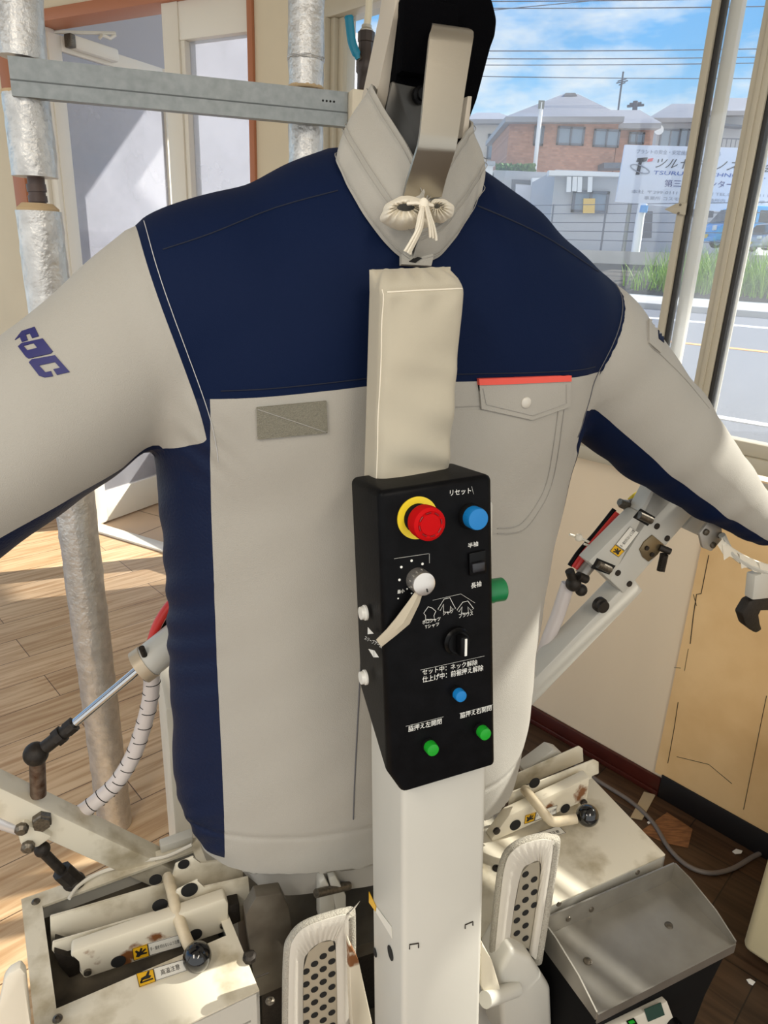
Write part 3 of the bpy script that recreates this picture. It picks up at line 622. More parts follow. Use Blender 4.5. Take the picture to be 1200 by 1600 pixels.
# grass
def grass_tuft(cx_, n_, seed, hgt):
    rng = random.Random(seed); bl = B()
    for _ in range(n_):
        x0 = cx_ + rng.gauss(0, 0.45); nn = n_walk + 0.25 + rng.random() * 1.6; z0 = RZ + 0.18 + (nn - n_walk - 0.3) * 0.30
        hh = hgt * (0.5 + rng.random() * 0.7); a = rng.random() * 6.28; le = hh * (0.25 + 0.5 * rng.random()); w = 0.022
        d = Vector((math.cos(a), math.sin(a), 0)); sd = Vector((-d.y, d.x, 0)); p0 = Vector((x0, nn, z0)); rows = []
        for t in (0, 0.35, 0.7, 1.0): rows.append([p0 + d * le * t * t + Vector((0, 0, hh * t)) - sd * w * (1 - t * 0.95), p0 + d * le * t * t + Vector((0, 0, hh * t)) + sd * w * (1 - t * 0.95)])
        bl.grid(rows)
    return bl
for k in range(22):
    s0 = Vector(RS).dot(WZ(930 + 15 * k, 462, RZ + 0.15))
    s0 = Vector(RS).dot(WZ(930, 462, RZ + 0.15)) + k * 0.62
    if k == 0: gb = B()
    t_ = grass_tuft(s0, 170, k, 0.85 + 0.35 * ((k * 7) % 5) / 5)
    me_ = bpy.data.meshes.new('tmp'); t_.bm.to_mesh(me_); gb.bm.from_mesh(me_); bpy.data.meshes.remove(me_); t_.bm.free()
tag(gb.build('grass', M_grass, None, ROAD), 'tall green grass on the bank across the road', 'grass', kind='stuff')
b = B(); rng = random.Random(5)
bu = empty('shrub', Matrix.Translation((WY(815, 268, 40.2).x, 40.2, LZ)), 'green shrub growing between the shed and the brick house', 'shrub'); iv = bu.matrix_world.inverted()
for _ in range(900):
    p = iv @ WY(775 + rng.random() * 62, 256 + rng.random() * 24, 40.2 + rng.random() * 0.7); a = Vector((rng.gauss(0, 1), rng.gauss(0, 1), rng.gauss(0, 1))).normalized() * 0.10; c = a.orthogonal().normalized() * 0.07
    b.add([p - a, p + c, p + a, p - c], [(0, 1, 2, 3)])
b.build('foliage', mat('shrub_leaf', (92, 128, 70), 0.8), bu)
B().cyl(iv @ WY(806, 268, 40.5), (iv @ WY(806, 268, 40.5)) * 1.0 - Vector((0, 0, (iv @ WY(806, 268, 40.5)).z)), 0.08).build('stem', M_iron, bu)
# ------------------------------------------------------------------ jacket: implicit surface, cut along its seams
UC = -0.018
YOKE_Z, HEM_Z = 1.420, 0.757
def smooth01(x, a, b):
    t = np.clip((x - a) / (b - a), 0, 1); return t * t * (3 - 2 * t)
def smin(a, b, k):
    h = np.clip(0.5 + 0.5 * (b - a) / k, 0, 1); return b * (1 - h) + a * h - k * h * (1 - h)
def torso(P):
    u = P[:, 0] - UC; v = P[:, 1]; z = P[:, 2]
    aR = 0.252 + 0.018 * smooth01(z, 1.10, 1.35); aL = 0.285 - 0.006 * np.sin((z - 0.9) * 6)
    a = np.where(u > 0, aR - 0.004 * smooth01(z, 1.3, 1.42), aL + 0.01 * smooth01(z, 1.3, 1.5))
    b = 0.122 + 0.012 * smooth01(z, 1.05, 1.35) * np.ones_like(u)
    t = np.clip((0.92 - z) / 0.16, 0, None); sh = 1 - 0.13 * t * t
    a = a * np.where(u > 0, 1 - 0.045 * t * t, sh); b = b * (1 - 0.10 * t * t)
    n = 2.1 + 3.9 * smooth01(z, 1.28, 1.48)
    zt = 1.655 - np.where(u > 0, 0.44, 0.40) * np.clip(np.abs(u) - 0.08, 0, None)
    hh = 0.21
    g = np.clip((zt - z) / hh, -3, 1)
    q = (np.abs(u) / a) ** n + (np.abs(v) / b) ** 2.1 + (1 - g) ** 2 - 1
    f = q * 0.062
    return np.maximum(f, HEM_Z - z)
ARM_L = [((-0.255, 0.005, 1.490), 0.093), ((-0.393, -0.01, 1.384), 0.085), ((-0.72, -0.05, 1.148), 0.068)]
ARM_R = [((0.215, 0.0, 1.464), 0.092), ((0.258, 0.0, 1.436), 0.092), ((0.413, 0.0, 1.322), 0.079), ((0.550, 0.0, 1.226), 0.058), ((0.650, 0.0, 1.165), 0.040), ((0.68, 0.0, 1.145), 0.034)]
def arm(P, chain):
    d = None
    for (p, r0), (q, r1) in zip(chain, chain[1:]):
        p = np.array(p); q = np.array(q); e = q - p; L2 = e.dot(e)
        t = np.clip(((P - p) @ e) / L2, 0, 1)
        dist = np.linalg.norm(P - p - t[:, None] * e, axis=1) - (r0 + (r1 - r0) * t)
        d = dist if d is None else smin(d, dist, 0.010)
    return d
def yoke_z(u): return 1.427 - 0.085 * np.maximum(0, -(u + 0.07))
def useam(z, s=-1):
    return 0.250 + 0.052 * smooth01(z, 1.33, 1.58) if s < 0 else 0.212 + 0.084 * smooth01(z, 1.37, 1.60)
def g_sleeve(P, sgn):
    u = P[:, 0]; z = P[:, 2]
    seam = sgn * u - useam(z, sgn)
    return np.minimum(seam, z - (1.368 if sgn < 0 else 1.325) + (0.45 if sgn < 0 else 1.0) * (sgn * u - (0.25 if sgn < 0 else 0.215)))
def jacket_f(P):
    tb = torso(P); l = arm(P, ARM_L); r = arm(P, ARM_R)
    k = 0.016 + 0.040 * smooth01(P[:, 2], 1.40, 1.52)
    f = smin(smin(tb, l, k), r, k)
    # set-in seams pull the cloth in a little; the crook of the arm gathers it
    for s in (-1, 1):
        g = s * P[:, 0] - useam(P[:, 2], s)
        w = np.exp(-(g / 0.006) ** 2) * smooth01(P[:, 2], 1.30, 1.36)
        f = f + 0.0022 * w
        pit = np.exp(-((s * P[:, 0] - (0.262 if s < 0 else 0.232)) / 0.03) ** 2 - ((P[:, 2] - 1.355) / 0.035) ** 2)
        f = f + 0.0009 * pit * np.sin((P[:, 0] * s * 0.9 - P[:, 2] * 1.2) * 150 + 3 * np.sin(P[:, 1] * 60))
    # faint drag lines of the inflated body
    ph = P[:, 2] * 150 + P[:, 1] * 105 + 1.6 * np.sin(P[:, 2] * 23) + 1.2 * np.sin(P[:, 1] * 31 + P[:, 2] * 9)
    f = f + (0.0007 * np.sin(ph) * (0.55 + 0.45 * np.sin(P[:, 2] * 17 + 1))) * smooth01(-P[:, 0], 0.235, 0.262) * smooth01(1.36 - P[:, 2], 0.0, 0.06)
    x_, z_ = P[:, 0], P[:, 2]
    f = f + 0.0011 * np.sin(x_ * 36 + z_ * 8 + 1.5 * np.sin(z_ * 7)) * np.sin(z_ * 15 + x_ * 10 + 0.7) + 0.0006 * np.sin(x_ * 71 - z_ * 33) * np.sin(z_ * 41 + x_ * 17)
    f = f + 0.0012 * np.exp(-((P[:, 2] - 0.832) / 0.004) ** 2)
    return f
def jgrad(P, e=1e-4):
    G = np.empty_like(P)
    for k in range(3):
        d = np.zeros(3); d[k] = e
        G[:, k] = (jacket_f(P + d) - jacket_f(P - d)) / (2 * e)
    return G
def surface_nets(step=0.0075):
    lo = np.array([-0.93, -0.21, HEM_Z - 0.03]); hi = np.array([0.80, 0.20, 1.70])
    n = np.ceil((hi - lo) / step).astype(int) + 1
    ax = [lo[k] + step * np.arange(n[k]) for k in range(3)]
    Gd = np.empty(n, dtype=np.float64)
    Y, Z = np.meshgrid(ax[1], ax[2], indexing='ij')
    for i, x in enumerate(ax[0]):
        Gd[i] = jacket_f(np.stack([np.full(Y.size, x), Y.ravel(), Z.ravel()], 1)).reshape(n[1], n[2])
    ins = Gd < 0
    c = np.zeros(n - 1, int)
    for dx in (0, 1):
        for dy in (0, 1):
            for dz in (0, 1):
                c += ins[dx:n[0] - 1 + dx, dy:n[1] - 1 + dy, dz:n[2] - 1 + dz]
    act = (c > 0) & (c < 8)
    idx = -np.ones(n - 1, int); cells = np.argwhere(act); idx[act] = np.arange(len(cells))
    P = lo + (cells + 0.5) * step
    quads = []
    for k in range(3):
        sl0 = [slice(None)] * 3; sl1 = [slice(None)] * 3; sl0[k] = slice(0, -1); sl1[k] = slice(1, None)
        a = ins[tuple(sl0)]; b = ins[tuple(sl1)]
        e = np.argwhere(a != b)
        o1, o2 = (k + 1) % 3, (k + 2) % 3
        ok = (e[:, o1] > 0) & (e[:, o2] > 0) & (e[:, o1] < n[o1] - 1) & (e[:, o2] < n[o2] - 1)
        e = e[ok]
        def cell(d1, d2):
            q = e.copy(); q[:, o1] += d1; q[:, o2] += d2; return idx[q[:, 0], q[:, 1], q[:, 2]]
        q = np.stack([cell(-1, -1), cell(0, -1), cell(0, 0), cell(-1, 0)], 1)
        flip = a[tuple(e.T)]
        q[~flip] = q[~flip][:, ::-1]
        quads.append(q)
    Q = np.concatenate(quads); Q = Q[(Q >= 0).all(1)]
    for _ in range(6):
        f = jacket_f(P); G = jgrad(P); g2 = np.maximum((G * G).sum(1), 0.05)
        st = -(f / g2)[:, None] * G
        ln = np.linalg.norm(st, axis=1); st *= np.minimum(1, step * 0.6 / np.maximum(ln, 1e-9))[:, None]
        P = P + st
    T = np.concatenate([Q[:, [0, 1, 2]], Q[:, [0, 2, 3]]])
    return P, T
def cut(P, T, gf):
    """splits the triangles along gf = 0; returns points, triangles inside (gf > 0), triangles outside"""
    g = gf(P); g = np.where(np.abs(g) < 2e-4, 0.0, g)
    s = np.sign(g)[T]
    pos = (s >= 0).all(1) & (s > 0).any(1); neg = (s <= 0).all(1)
    mixed = ~(pos | neg)
    a = T[pos].tolist(); b = T[neg].tolist(); new = []; cache = {}
    base = len(P)
    def mid(i, j):
        key = (i, j) if i < j else (j, i)
        if key not in cache:
            t = g[i] / (g[i] - g[j]); cache[key] = base + len(new); new.append(P[i] + (P[j] - P[i]) * t)
        return cache[key]
    for tri in T[mixed]:
        pa, pb = [], []
        for k in range(3):
            i, j = int(tri[k]), int(tri[(k + 1) % 3])
            if g[i] >= 0: pa.append(i)
            if g[i] <= 0: pb.append(i)
            if g[i] * g[j] < 0:
                m = mid(i, j); pa.append(m); pb.append(m)
        for lst, pl in ((a, pa), (b, pb)):
            for k in range(1, len(pl) - 1): lst.append([pl[0], pl[k], pl[k + 1]])
    P2 = np.concatenate([P, np.array(new).reshape(-1, 3)]) if new else P
    return P2, np.array(a, int).reshape(-1, 3), np.array(b, int).reshape(-1, 3)
def piece(name, P, T, m, parent, label=None):
    used = np.unique(T); re = -np.ones(len(P), int); re[used] = np.arange(len(used))
    Q = P[used]; N_ = jgrad(Q); N_ /= np.maximum(np.linalg.norm(N_, axis=1), 1e-9)[:, None]
    me = bpy.data.meshes.new(name); me.from_pydata(Q.tolist(), [], re[T].tolist()); me.update()
    me.polygons.foreach_set('use_smooth', [True] * len(me.polygons))
    me.normals_split_custom_set_from_vertices(N_.tolist())
    me.materials.append(m)
    o = link(bpy.data.objects.new(name, me)); o.parent = parent
    if label: o['label'] = label
    return o

jacket = empty('work_jacket', MACH, 'light grey and navy long-sleeved work jacket blown up on the finishing machine', 'jacket')
JP, JT = surface_nets()
JBVH = BVHTree.FromPolygons([tuple(p) for p in JP], [tuple(map(int, t)) for t in JT])
def body_x(P): return np.abs(P[:, 0]) * 0
def under(sgn):
    def f(P):
        ch = ARM_L if sgn < 0 else ARM_R
        d = []; best = None; val = None
        for (p, r0), (q, r1) in zip(ch, ch[1:]):
            p = np.array(p); q = np.array(q); e = q - p; L2 = e.dot(e); en = e / np.sqrt(L2)
            t = ((P - p) @ e) / L2; tc = np.clip(t, 0, 1)
            off = P - p - tc[:, None] * e; dist = np.linalg.norm(off, axis=1) - (r0 + (r1 - r0) * tc)
            dn = np.array([0, 0, -1.0]); dn = dn - en * dn.dot(en); dn /= np.linalg.norm(dn)
            fr = np.array([0, -1.0, 0]); fr = fr - en * fr.dot(en); fr = fr - dn * fr.dot(dn); fr /= np.linalg.norm(fr)
            w = np.arctan2(off @ fr, off @ dn)
            if best is None: best, val = dist, w
            else:
                c = dist < best; val = np.where(c, w, val); best = np.minimum(best, dist)
        return np.minimum(math.radians(29 if sgn < 0 else 50) - val, val + 1.9) * 0.1
    return f
TH_L, TH_R = -0.250, 0.223
P_, inL, rest = cut(JP, JT, lambda P: g_sleeve(P, -1))
P_, inR, rest = cut(P_, rest, lambda P: g_sleeve(P, 1))
P_, ul, sl_ = cut(P_, inL, under(-1))
P_, ur, sr_ = cut(P_, inR, under(1))
P_, yk, rest = cut(P_, rest, lambda P: P[:, 2] - yoke_z(P[:, 0]))
P_, sidel, rest = cut(P_, rest, lambda P: TH_L - P[:, 0])
P_, sider, body_ = cut(P_, rest, lambda P: P[:, 0] - TH_R)
P_, band, body_ = cut(P_, body_, lambda P: 0.832 - P[:, 2])
P_, bl_, sidel = cut(P_, sidel, lambda P: 0.782 - P[:, 2])
P_, br_, sider = cut(P_, sider, lambda P: 0.782 - P[:, 2])
band = np.concatenate([band, bl_, br_])
yoke_o = piece('yoke', P_, yk, M_navy, jacket, 'navy chest and shoulder yoke')
front_o = piece('front_body', P_, body_, M_grey, jacket)
hem_o = piece('hem_band', P_, band, M_grey, jacket)
sleeveL = piece('sleeve', P_, sl_, M_grey, jacket, 'grey sleeve with printed letters, at the bar side')
sleeveR = piece('sleeve', P_, sr_, M_grey, jacket, 'grey sleeve beside the window')
piece('underarm_panel', P_, ul, M_navy, jacket, 'navy underarm strip of the lettered sleeve')
piece('underarm_panel', P_, ur, M_navy, jacket, 'navy underarm strip of the window-side sleeve')
sideL = piece('side_panel', P_, sidel, M_navyside, jacket, 'navy side panel')
sideR = piece('side_panel', P_, sider, M_navyside, jacket, 'navy side panel')

def jhit(x, y, off=0.0):
    """where the line of sight through a pixel meets the cloth"""
    r = Vector(lray(x, y)).normalized(); loc, nrm, i, d = JBVH.ray_cast(Vector(CL), r)
    if loc is None: return None, None
    g = jgrad(np.array([loc]))[0]; n = Vector(g / np.linalg.norm(g))
    return loc + n * off, n
def decal(name, poly, m, parent, off=0.0012, thick=0.0012, cell=6.0, holes=(), label=None):
    """a cut piece of cloth or print lying on the jacket"""
    xs = [p[0] for p in poly]; ys = [p[1] for p in poly]
    pts = [Vector((p[0], p[1])) for p in poly]; n = len(pts)
    dense = []
    for i in range(n):
        a, b = pts[i], pts[(i + 1) % n]; k = max(1, int((b - a).length / cell))
        dense += [a + (b - a) * (j / k) for j in range(k)]
    loops = [dense] + [[Vector(h) for h in hole] for hole in holes]
    def inside(q):
        c = False
        for lp in loops:
            for i in range(len(lp)):
                a, b = lp[i], lp[i - 1]
                if (a.y > q.y) != (b.y > q.y) and q.x < (b.x - a.x) * (q.y - a.y) / (b.y - a.y) + a.x: c = not c
        return c
    V2 = []; E2 = []
    for lp in loops:
        b0 = len(V2); V2 += lp; E2 += [(b0 + i, b0 + (i + 1) % len(lp)) for i in range(len(lp))]
    y = min(ys) + cell * 0.7
    while y < max(ys):
        x = min(xs) + cell * 0.6
        while x < max(xs):
            q = Vector((x + 0.13, y + 0.11))
            if inside(q) and min((q - p).length for p in V2[:len(V2)]) > cell * 0.45: V2.append(q)
            x += cell
        y += cell
    vo, eo, fo, *_ = delaunay_2d_cdt(V2, E2, [], 0, 1e-4)
    P3 = []; ok = []
    for q in vo:
        l, nn = jhit(q.x, q.y, off); P3.append((l, nn)); ok.append(l is not None)
    fs = []
    for f in fo:
        c = sum((vo[i] for i in f), Vector((0, 0))) / len(f)
        if inside(c) and all(ok[i] for i in f): fs.append(tuple(f))
    bld = B(); used = sorted({i for f in fs for i in f}); re = {k: i for i, k in enumerate(used)}
    top = [P3[i][0] + P3[i][1] * thick for i in used]; bot = [P3[i][0] - P3[i][1] * 0.002 for i in used]
    cnt = {}
    for f in fs:
        for i in range(len(f)):
            e = (f[i], f[(i + 1) % len(f)]); cnt[e] = 1
    bd = [e for e in cnt if (e[1], e[0]) not in cnt]
    N0 = len(used)
    bld.add(top + bot, [tuple(re[i] for i in f) for f in fs] + [tuple(re[i] + N0 for i in f[::-1]) for f in fs] + [(re[a], re[b], re[b] + N0, re[a] + N0) for a, b in bd])
    return bld.build(name, m, parent, label=label, angle=45)
def seam(name, pts, m, parent, r=0.0006, step=8, off=0.0003, dash=0, bld=None):
    own = bld is None
    if own: bld = B()
    dense = []
    for a, b in zip(pts, pts[1:]):
        k = max(1, int(math.hypot(b[0] - a[0], b[1] - a[1]) / step))
        dense += [(a[0] + (b[0] - a[0]) * j / k, a[1] + (b[1] - a[1]) * j / k) for j in range(k)]
    dense.append(pts[-1])
    H_ = [jhit(*p, off)[0] for p in dense]; run = []
    for k, h in enumerate(H_):
        brk = h is None or (run and (h - run[-1]).length > 0.04)
        if brk:
            if len(run) > 1: bld.tube(run, r, 6)
            run = []
        if h is not None: run.append(h)
    if len(run) > 1: bld.tube(run, r, 6)
    if own: return bld.build(name, m, parent)
def smoothpts(pts, k=6):
    out = []
    n = len(pts)
    for i in range(n - 1):
        p0, p1, p2, p3 = pts[max(i - 1, 0)], pts[i], pts[i + 1], pts[min(i + 2, n - 1)]
        for j in range(k):
            t = j / k
            out.append(tuple(0.5 * ((2 * p1[c]) + (-p0[c] + p2[c]) * t + (2 * p0[c] - 5 * p1[c] + 4 * p2[c] - p3[c]) * t * t + (-p0[c] + 3 * p1[c] - 3 * p2[c] + p3[c]) * t ** 3) for c in range(len(p1))))
    out.append(tuple(pts[-1])); return out
# details sewn on the jacket
velcro = decal('name_tape_patch', [(401, 636), (509, 626), (511, 675), (403, 685)], M_velcro, jacket, thick=0.0018, label='rough beige loop-tape patch on the chest')
seam('cross_stitching', [(403, 638), (508, 674)], M_thread_g, velcro, off=0.0032, r=0.0005)
pk = decal('chest_pocket', [(752, 640), (884, 632), (868, 750), (850, 792), (818, 832), (700, 836), (700, 640)], M_grey, jacket, off=0.0, thick=0.0010, cell=9)
bs = B()
seam('', smoothpts([(880, 640), (872, 700), (862, 752), (846, 790), (816, 828), (776, 833)]), None, None, off=0.0016, bld=bs)
seam('', smoothpts([(871, 640), (863, 700), (853, 752), (838, 786), (810, 820), (776, 825)]), None, None, off=0.0016, bld=bs)
bs.build('pocket_stitching', M_thread_g, pk)
fl = decal('pocket_flap', [(746, 594), (888, 590), (888, 634), (829, 655), (750, 638)], M_grey, jacket, off=0.0014, thick=0.0022)
decal('flap_piping', [(745, 591), (888, 586), (888, 595), (746, 601)], M_red, fl, off=0.0020, thick=0.0030, label='red piping')
sp, sn = jhit(819, 628, 0.0036)
B().lathe([(0.0062, -0.002), (0.0062, 0.001), (0.0048, 0.0022), (0.001, 0.0026)], sp, sn).build('snap_button', M_snap, fl)
bs = B(); seam('', [(752, 606), (757, 631), (829, 648), (881, 629), (881, 600)], None, None, off=0.0037, bld=bs); bs.build('flap_stitching', M_thread_g, fl)
# seams
def seamset(name, lines, m, **k):
    b = B()
    for ln in lines: seam('', smoothpts(ln, 4), None, None, bld=b, **k)
    return b.build(name, m, jacket)
def zline(z, x0, x1, n=40):
    return z
def sline(fn, zs):
    """3D line on the front of the cloth: fn(z) -> u"""
    out = []
    for z in zs:
        u = fn(z); h = JBVH.ray_cast(Vector((u, -0.6, z)), Vector((0, 1, 0)))
        if h[0] is not None: out.append(h[0] + h[1].normalized() * 0.0006)
    return out
b = B()
for s, dz in ((-1, 0.0),):
    pts = sline(lambda z: s * (useam(z) - 0.008), [1.345 + 0.0065 * i for i in range(36)]); b.tube(pts, 0.0004, 6)
b.build('armhole_stitching', M_thread_w, jacket, label='pale stitching along the armhole')
b = B(); pts = sline(lambda z: (useam(z, 1) - 0.008), [1.345 + 0.0065 * i for i in range(35)]); b.tube(pts, 0.0006, 6); b.build('armhole_stitching', M_thread_d, jacket)
b = B()
row = []
for k in range(60):
    u = -0.240 + 0.445 * k / 59; h = JBVH.ray_cast(Vector((u, -0.6, float(yoke_z(u)) + 0.008)), Vector((0, 1, 0)))
    if h[0] is not None: row.append(h[0] + h[1].normalized() * 0.0004)
b.tube(row, 0.0006, 6); b.build('yoke_stitching', M_thread_n, jacket)
seamset('shoulder_seam', [[(255, 390), (330, 365), (430, 325), (528, 298)]], M_thread_n, r=0.0007); seamset('shoulder_seam', [[(746, 322), (800, 345), (860, 375), (935, 425)]], M_thread_n, r=0.0009)
seamset('placket_edge', [[(579, 618), (578, 700), (576, 800), (556, 1180), (552, 1280)], [(582, 620), (581, 720)]], M_thread_d, r=0.0009)
seamset('pocket_welt', [[(712, 636), (760, 634)], [(712, 650), (748, 649)]], M_thread_g)
# pen pocket on the sleeve beside the window
decal('pen_pocket', [(1012, 500), (1028, 505), (1034, 538), (1030, 552), (1012, 536)], M_grey, sleeveR, thick=0.0014, cell=5)
decal('pen_pocket_lining', [(1024, 504), (1033, 518), (1034, 537), (1026, 530)], M_navy, sleeveR, off=0.0020, thick=0.0014, cell=4, label='navy lining of the pen pocket')
seam('sleeve_seam', smoothpts([(1010, 502), (1013, 536), (1034, 556), (1070, 592), (1108, 638)]), M_thread_g, sleeveR, r=0.0007)
# printed letters on the other sleeve
def letters(polys):
    for poly, holes in polys:
        decal('printed_letter', [(p[0] / 3 + 8, 404 + p[1] / 3) for p in poly], M_logo, sleeveL, off=0.0003, thick=0.0006, cell=4, holes=[[(p[0] / 3, 400 + p[1] / 3) for p in h] for h in holes], label='navy printed letter')
letters([
    ([(48, 383), (80, 342), (140, 322), (160, 365), (128, 374), (117, 352), (98, 358), (108, 384), (80, 392), (70, 368)], []),
    ([(62, 414), (80, 398), (178, 376), (225, 436), (215, 446), (110, 470), (98, 462)], [[(112, 422), (158, 410), (176, 432), (130, 444)]]),
    ([(112, 488), (126, 474), (235, 454), (304, 532), (244, 546), (226, 520), (258, 512), (234, 486), (160, 502), (190, 534), (216, 528), (226, 552), (186, 558), (160, 550)], []),
])
# collar
def collar_pts():
    bpx = [(636, 412), (612, 394), (584, 362), (558, 322), (538, 284), (526, 252)]
    tpx = [((664, 300), -0.142), ((650, 262), -0.140), ((638, 232), -0.126), ((618, 198), -0.100), ((598, 166), -0.068), ((580, 131), -0.030)]
    bpx2 = [(744, 296), (742, 318), (728, 346), (708, 376), (682, 404), (642, 416)]
    tpx2 = [((735, 188), -0.025), ((731, 204), -0.055), ((720, 222), -0.085), ((704, 248), -0.112), ((690, 278), -0.130), ((668, 306), -0.139)]
    bl = [jhit(x, y, 0.003)[0] or PV(x, y, 0.0) for x, y in bpx]; tl = [PV(x, y, v) for (x, y), v in tpx]
    br = [jhit(x, y, 0.003)[0] or PV(x, y, 0.0) for x, y in bpx2]; tr = [PV(x, y, v) for (x, y), v in tpx2]
    bb, tb_ = [], []
    for q in (0.25, 0.5, 0.75):
        p = bl[-1].lerp(br[0], q) + Vector((0, 0.085 * math.sin(math.pi * q) ** 0.7, 0.012 * math.sin(math.pi * q))); bb.append(p)
        p = tl[-1].lerp(tr[0], q) + Vector((0, 0.060 * math.sin(math.pi * q) ** 0.7, 0.006 * math.sin(math.pi * q))); tb_.append(p)
    return [Vector(p) for p in smoothpts([tuple(p) for p in bl + bb + br], 6)], [Vector(p) for p in smoothpts([tuple(p) for p in tl + tb_ + tr], 6)]
cb, ct = collar_pts()
def cp(k, t):
    p = cb[k].lerp(ct[k], t); o_ = Vector((p.x + 0.02, p.y + 0.02, 0)).normalized(); return p + o_ * (0.007 * math.sin(math.pi * min(t * 1.2, 1)) + 0.0005 * math.sin(k * 0.9 + t * 7))
def collar_rows(t0, t1, m=8): return [[cp(k, t0 + (t1 - t0) * j / m) for k in range(len(cb))] for j in range(m + 1)]
cs = B(); cs.grid(collar_rows(0.0, 0.42)); cs.thick(0.0022); col1 = cs.build('collar_stand', M_grey, jacket)
cs = B(); cs.grid(collar_rows(0.415, 1.0)); cs.thick(0.0026); col2 = cs.build('collar', M_grey, jacket)
b = B()
for t in (0.06, 0.375, 0.445, 0.93):
    b.tube([cp(k, t) + Vector((cp(k, t).x + 0.02, cp(k, t).y + 0.02, 0)).normalized() * 0.0022 for k in range(len(cb))], 0.0004, 6, caps=False)
b.build('collar_stitching', M_thread_g, jacket)
# end of the collar band with its button hole, below the neck opening
tb = decal('collar_tab', [(622, 402), (634, 388), (650, 378), (664, 392), (672, 404), (668, 419), (622, 417)], M_grey, jacket, off=0.0055, thick=0.003, cell=5)
decal('button_hole', [(633, 413), (643, 406), (653, 408), (643, 415)], M_dark, tb, off=0.0088, thick=0.0008, cell=4)
# ------------------------------------------------------------------ finishing machine
mc = empty('finishing_machine', MACH, 'cream painted garment finishing machine with a front press column and side pedestals', 'machine')
LEAN = 0.13
EN = Vector((0, -1, LEAN)).normalized(); ET = Vector((0, LEAN, 1)).normalized(); EA = Vector((1, 0, 0)); CP0 = Vector((-0.055, -0.22, 1.53))
def CP(x, y, n=0.0): return PN(x, y, CP0 + EN * n, EN)
def CA(a, t, n=0.0): return CP0 + EA * a + ET * t + EN * n
# front press column: folded steel post
cw = [(-0.045, 0), (0.053, 0), (0.053, -0.075), (0.046, -0.095), (-0.045, -0.095)]
zt_, zb_ = -0.20, -1.40
b = B(); b.prism([CA(-0.045, zb_), CA(0.053, zb_), CA(0.053, zt_), CA(-0.045, zt_)], EN * -0.095, 0.006, 3); col_o = b.build('press_column', M_white, mc, label='tall cream steel press column')
for p in ([(640, 1483), (640, 1476), (654, 1474), (654, 1481)], [(727, 1451), (727, 1445), (739, 1440), (739, 1446)]):
    b = B(); b.tube([CP(*q, 0.0008) for q in p], 0.0007, 5); b.build('tape_mark', M_iron, col_o)
def SIDE(x, y, off=0.0): return PN(x, y, (CA(-0.045, 0) - EA * off), (1, 0, 0))
for c, r in (((610, 1489), 0.008), ((586, 1488), 0.0055)):
    p = SIDE(*c, 0.0006); B().lathe([(r, 0), (r, 0.0006)], p, (-1, 0, 0)).build('port_hole', M_dark, col_o)
b = B(); b.prism([SIDE(577, 1393, .0003), SIDE(588, 1416, .0003), SIDE(587, 1424, .0003), SIDE(577, 1410, .0003)], (-0.0006, 0, 0)); b.build('warning_label', M_stick_y, col_o, label='yellow warning label')
b = B(); b.prism([SIDE(589, 1417, .0003), SIDE(612, 1448, .0003), SIDE(613, 1466, .0003), SIDE(588, 1425, .0003)], (-0.0006, 0, 0)); b.build('warning_label', M_sticker, col_o, label='white warning label')
# cloth pad on the upper part of the column
n_p = -0.030
f4 = [CP(588, 760, n_p), CP(704, 750, n_p), CP(729, 446, n_p), CP(598, 452, n_p)]
PD = 0.034
def padpt(w, j):
    """w: 0..1 round the cross-section from the back left over the front to the back right; j: height 0..1"""
    L_ = f4[0].lerp(f4[3], j); R_ = f4[1].lerp(f4[2], j); W = (R_ - L_).length; ex = (R_ - L_).normalized(); r = 0.008
    per = [PD - r, 1.571 * r, W - 2 * r, 1.571 * r, PD - r]; tot = sum(per); d = w * tot
    if d < per[0]: p = (0.0, -PD + d)
    elif d < per[0] + per[1]:
        a = (d - per[0]) / r; p = (r - r * math.cos(a), -r + r * math.sin(a))
    elif d < sum(per[:3]): p = (r + d - per[0] - per[1], 0.0)
    elif d < sum(per[:4]):
        a = (d - sum(per[:3])) / r; p = (W - r + r * math.sin(a), -r + r * math.cos(a))
    else: p = (W, -r - (d - sum(per[:4])))
    x, n = p; i = x / W; front = max(0.0, 1 - max(0, -n) / 0.010)
    bul = 0.0075 * (1 - abs(2 * i - 1) ** 2.5)
    wr = 0.0034 * math.sin(j * 30 + i * 3.6 + 0.6 * math.sin(j * 9)) * (0.1 + i * (1 - j)) * (j < 0.75) * min(1, (0.75 - j) * 6) + 0.0016 * math.sin(j * 13 - i * 4) + 0.0022 * math.sin(i * 14 + 2) * math.exp(-((j - 0.93) / 0.05) ** 2)
    top = max(0.0, (j - 0.965) / 0.035)
    return L_ + ex * x + EN * (n + (bul + wr) * front - 0.006 * top * top * front)
NW = 54
b = B(); JS = [q / 60 for q in range(61)]
rows = [[padpt(w / NW, j) for w in range(NW + 1)] for j in JS]
last = rows[-1]; back = [last[0].lerp(last[-1], w / NW) for w in range(NW + 1)]
for t in (0.04, 0.15, 0.35, 0.6, 0.85, 1.0):
    rows.append([last[w].lerp(back[w], t) + ET * (0.004 + 0.016 * math.sin(min(t, 1) * 1.5)) * (1 if t > 0.1 else 0.5) + ET * 0.002 * math.sin(w * 0.7) * math.sin(math.pi * t) for w in range(NW + 1)])
b.grid(rows); bmesh.ops.remove_doubles(b.bm, verts=b.bm.verts[:], dist=0.0003)
pad = b.build('column_pad', M_pad, mc, angle=80, label='cream cloth pad over the top of the column')
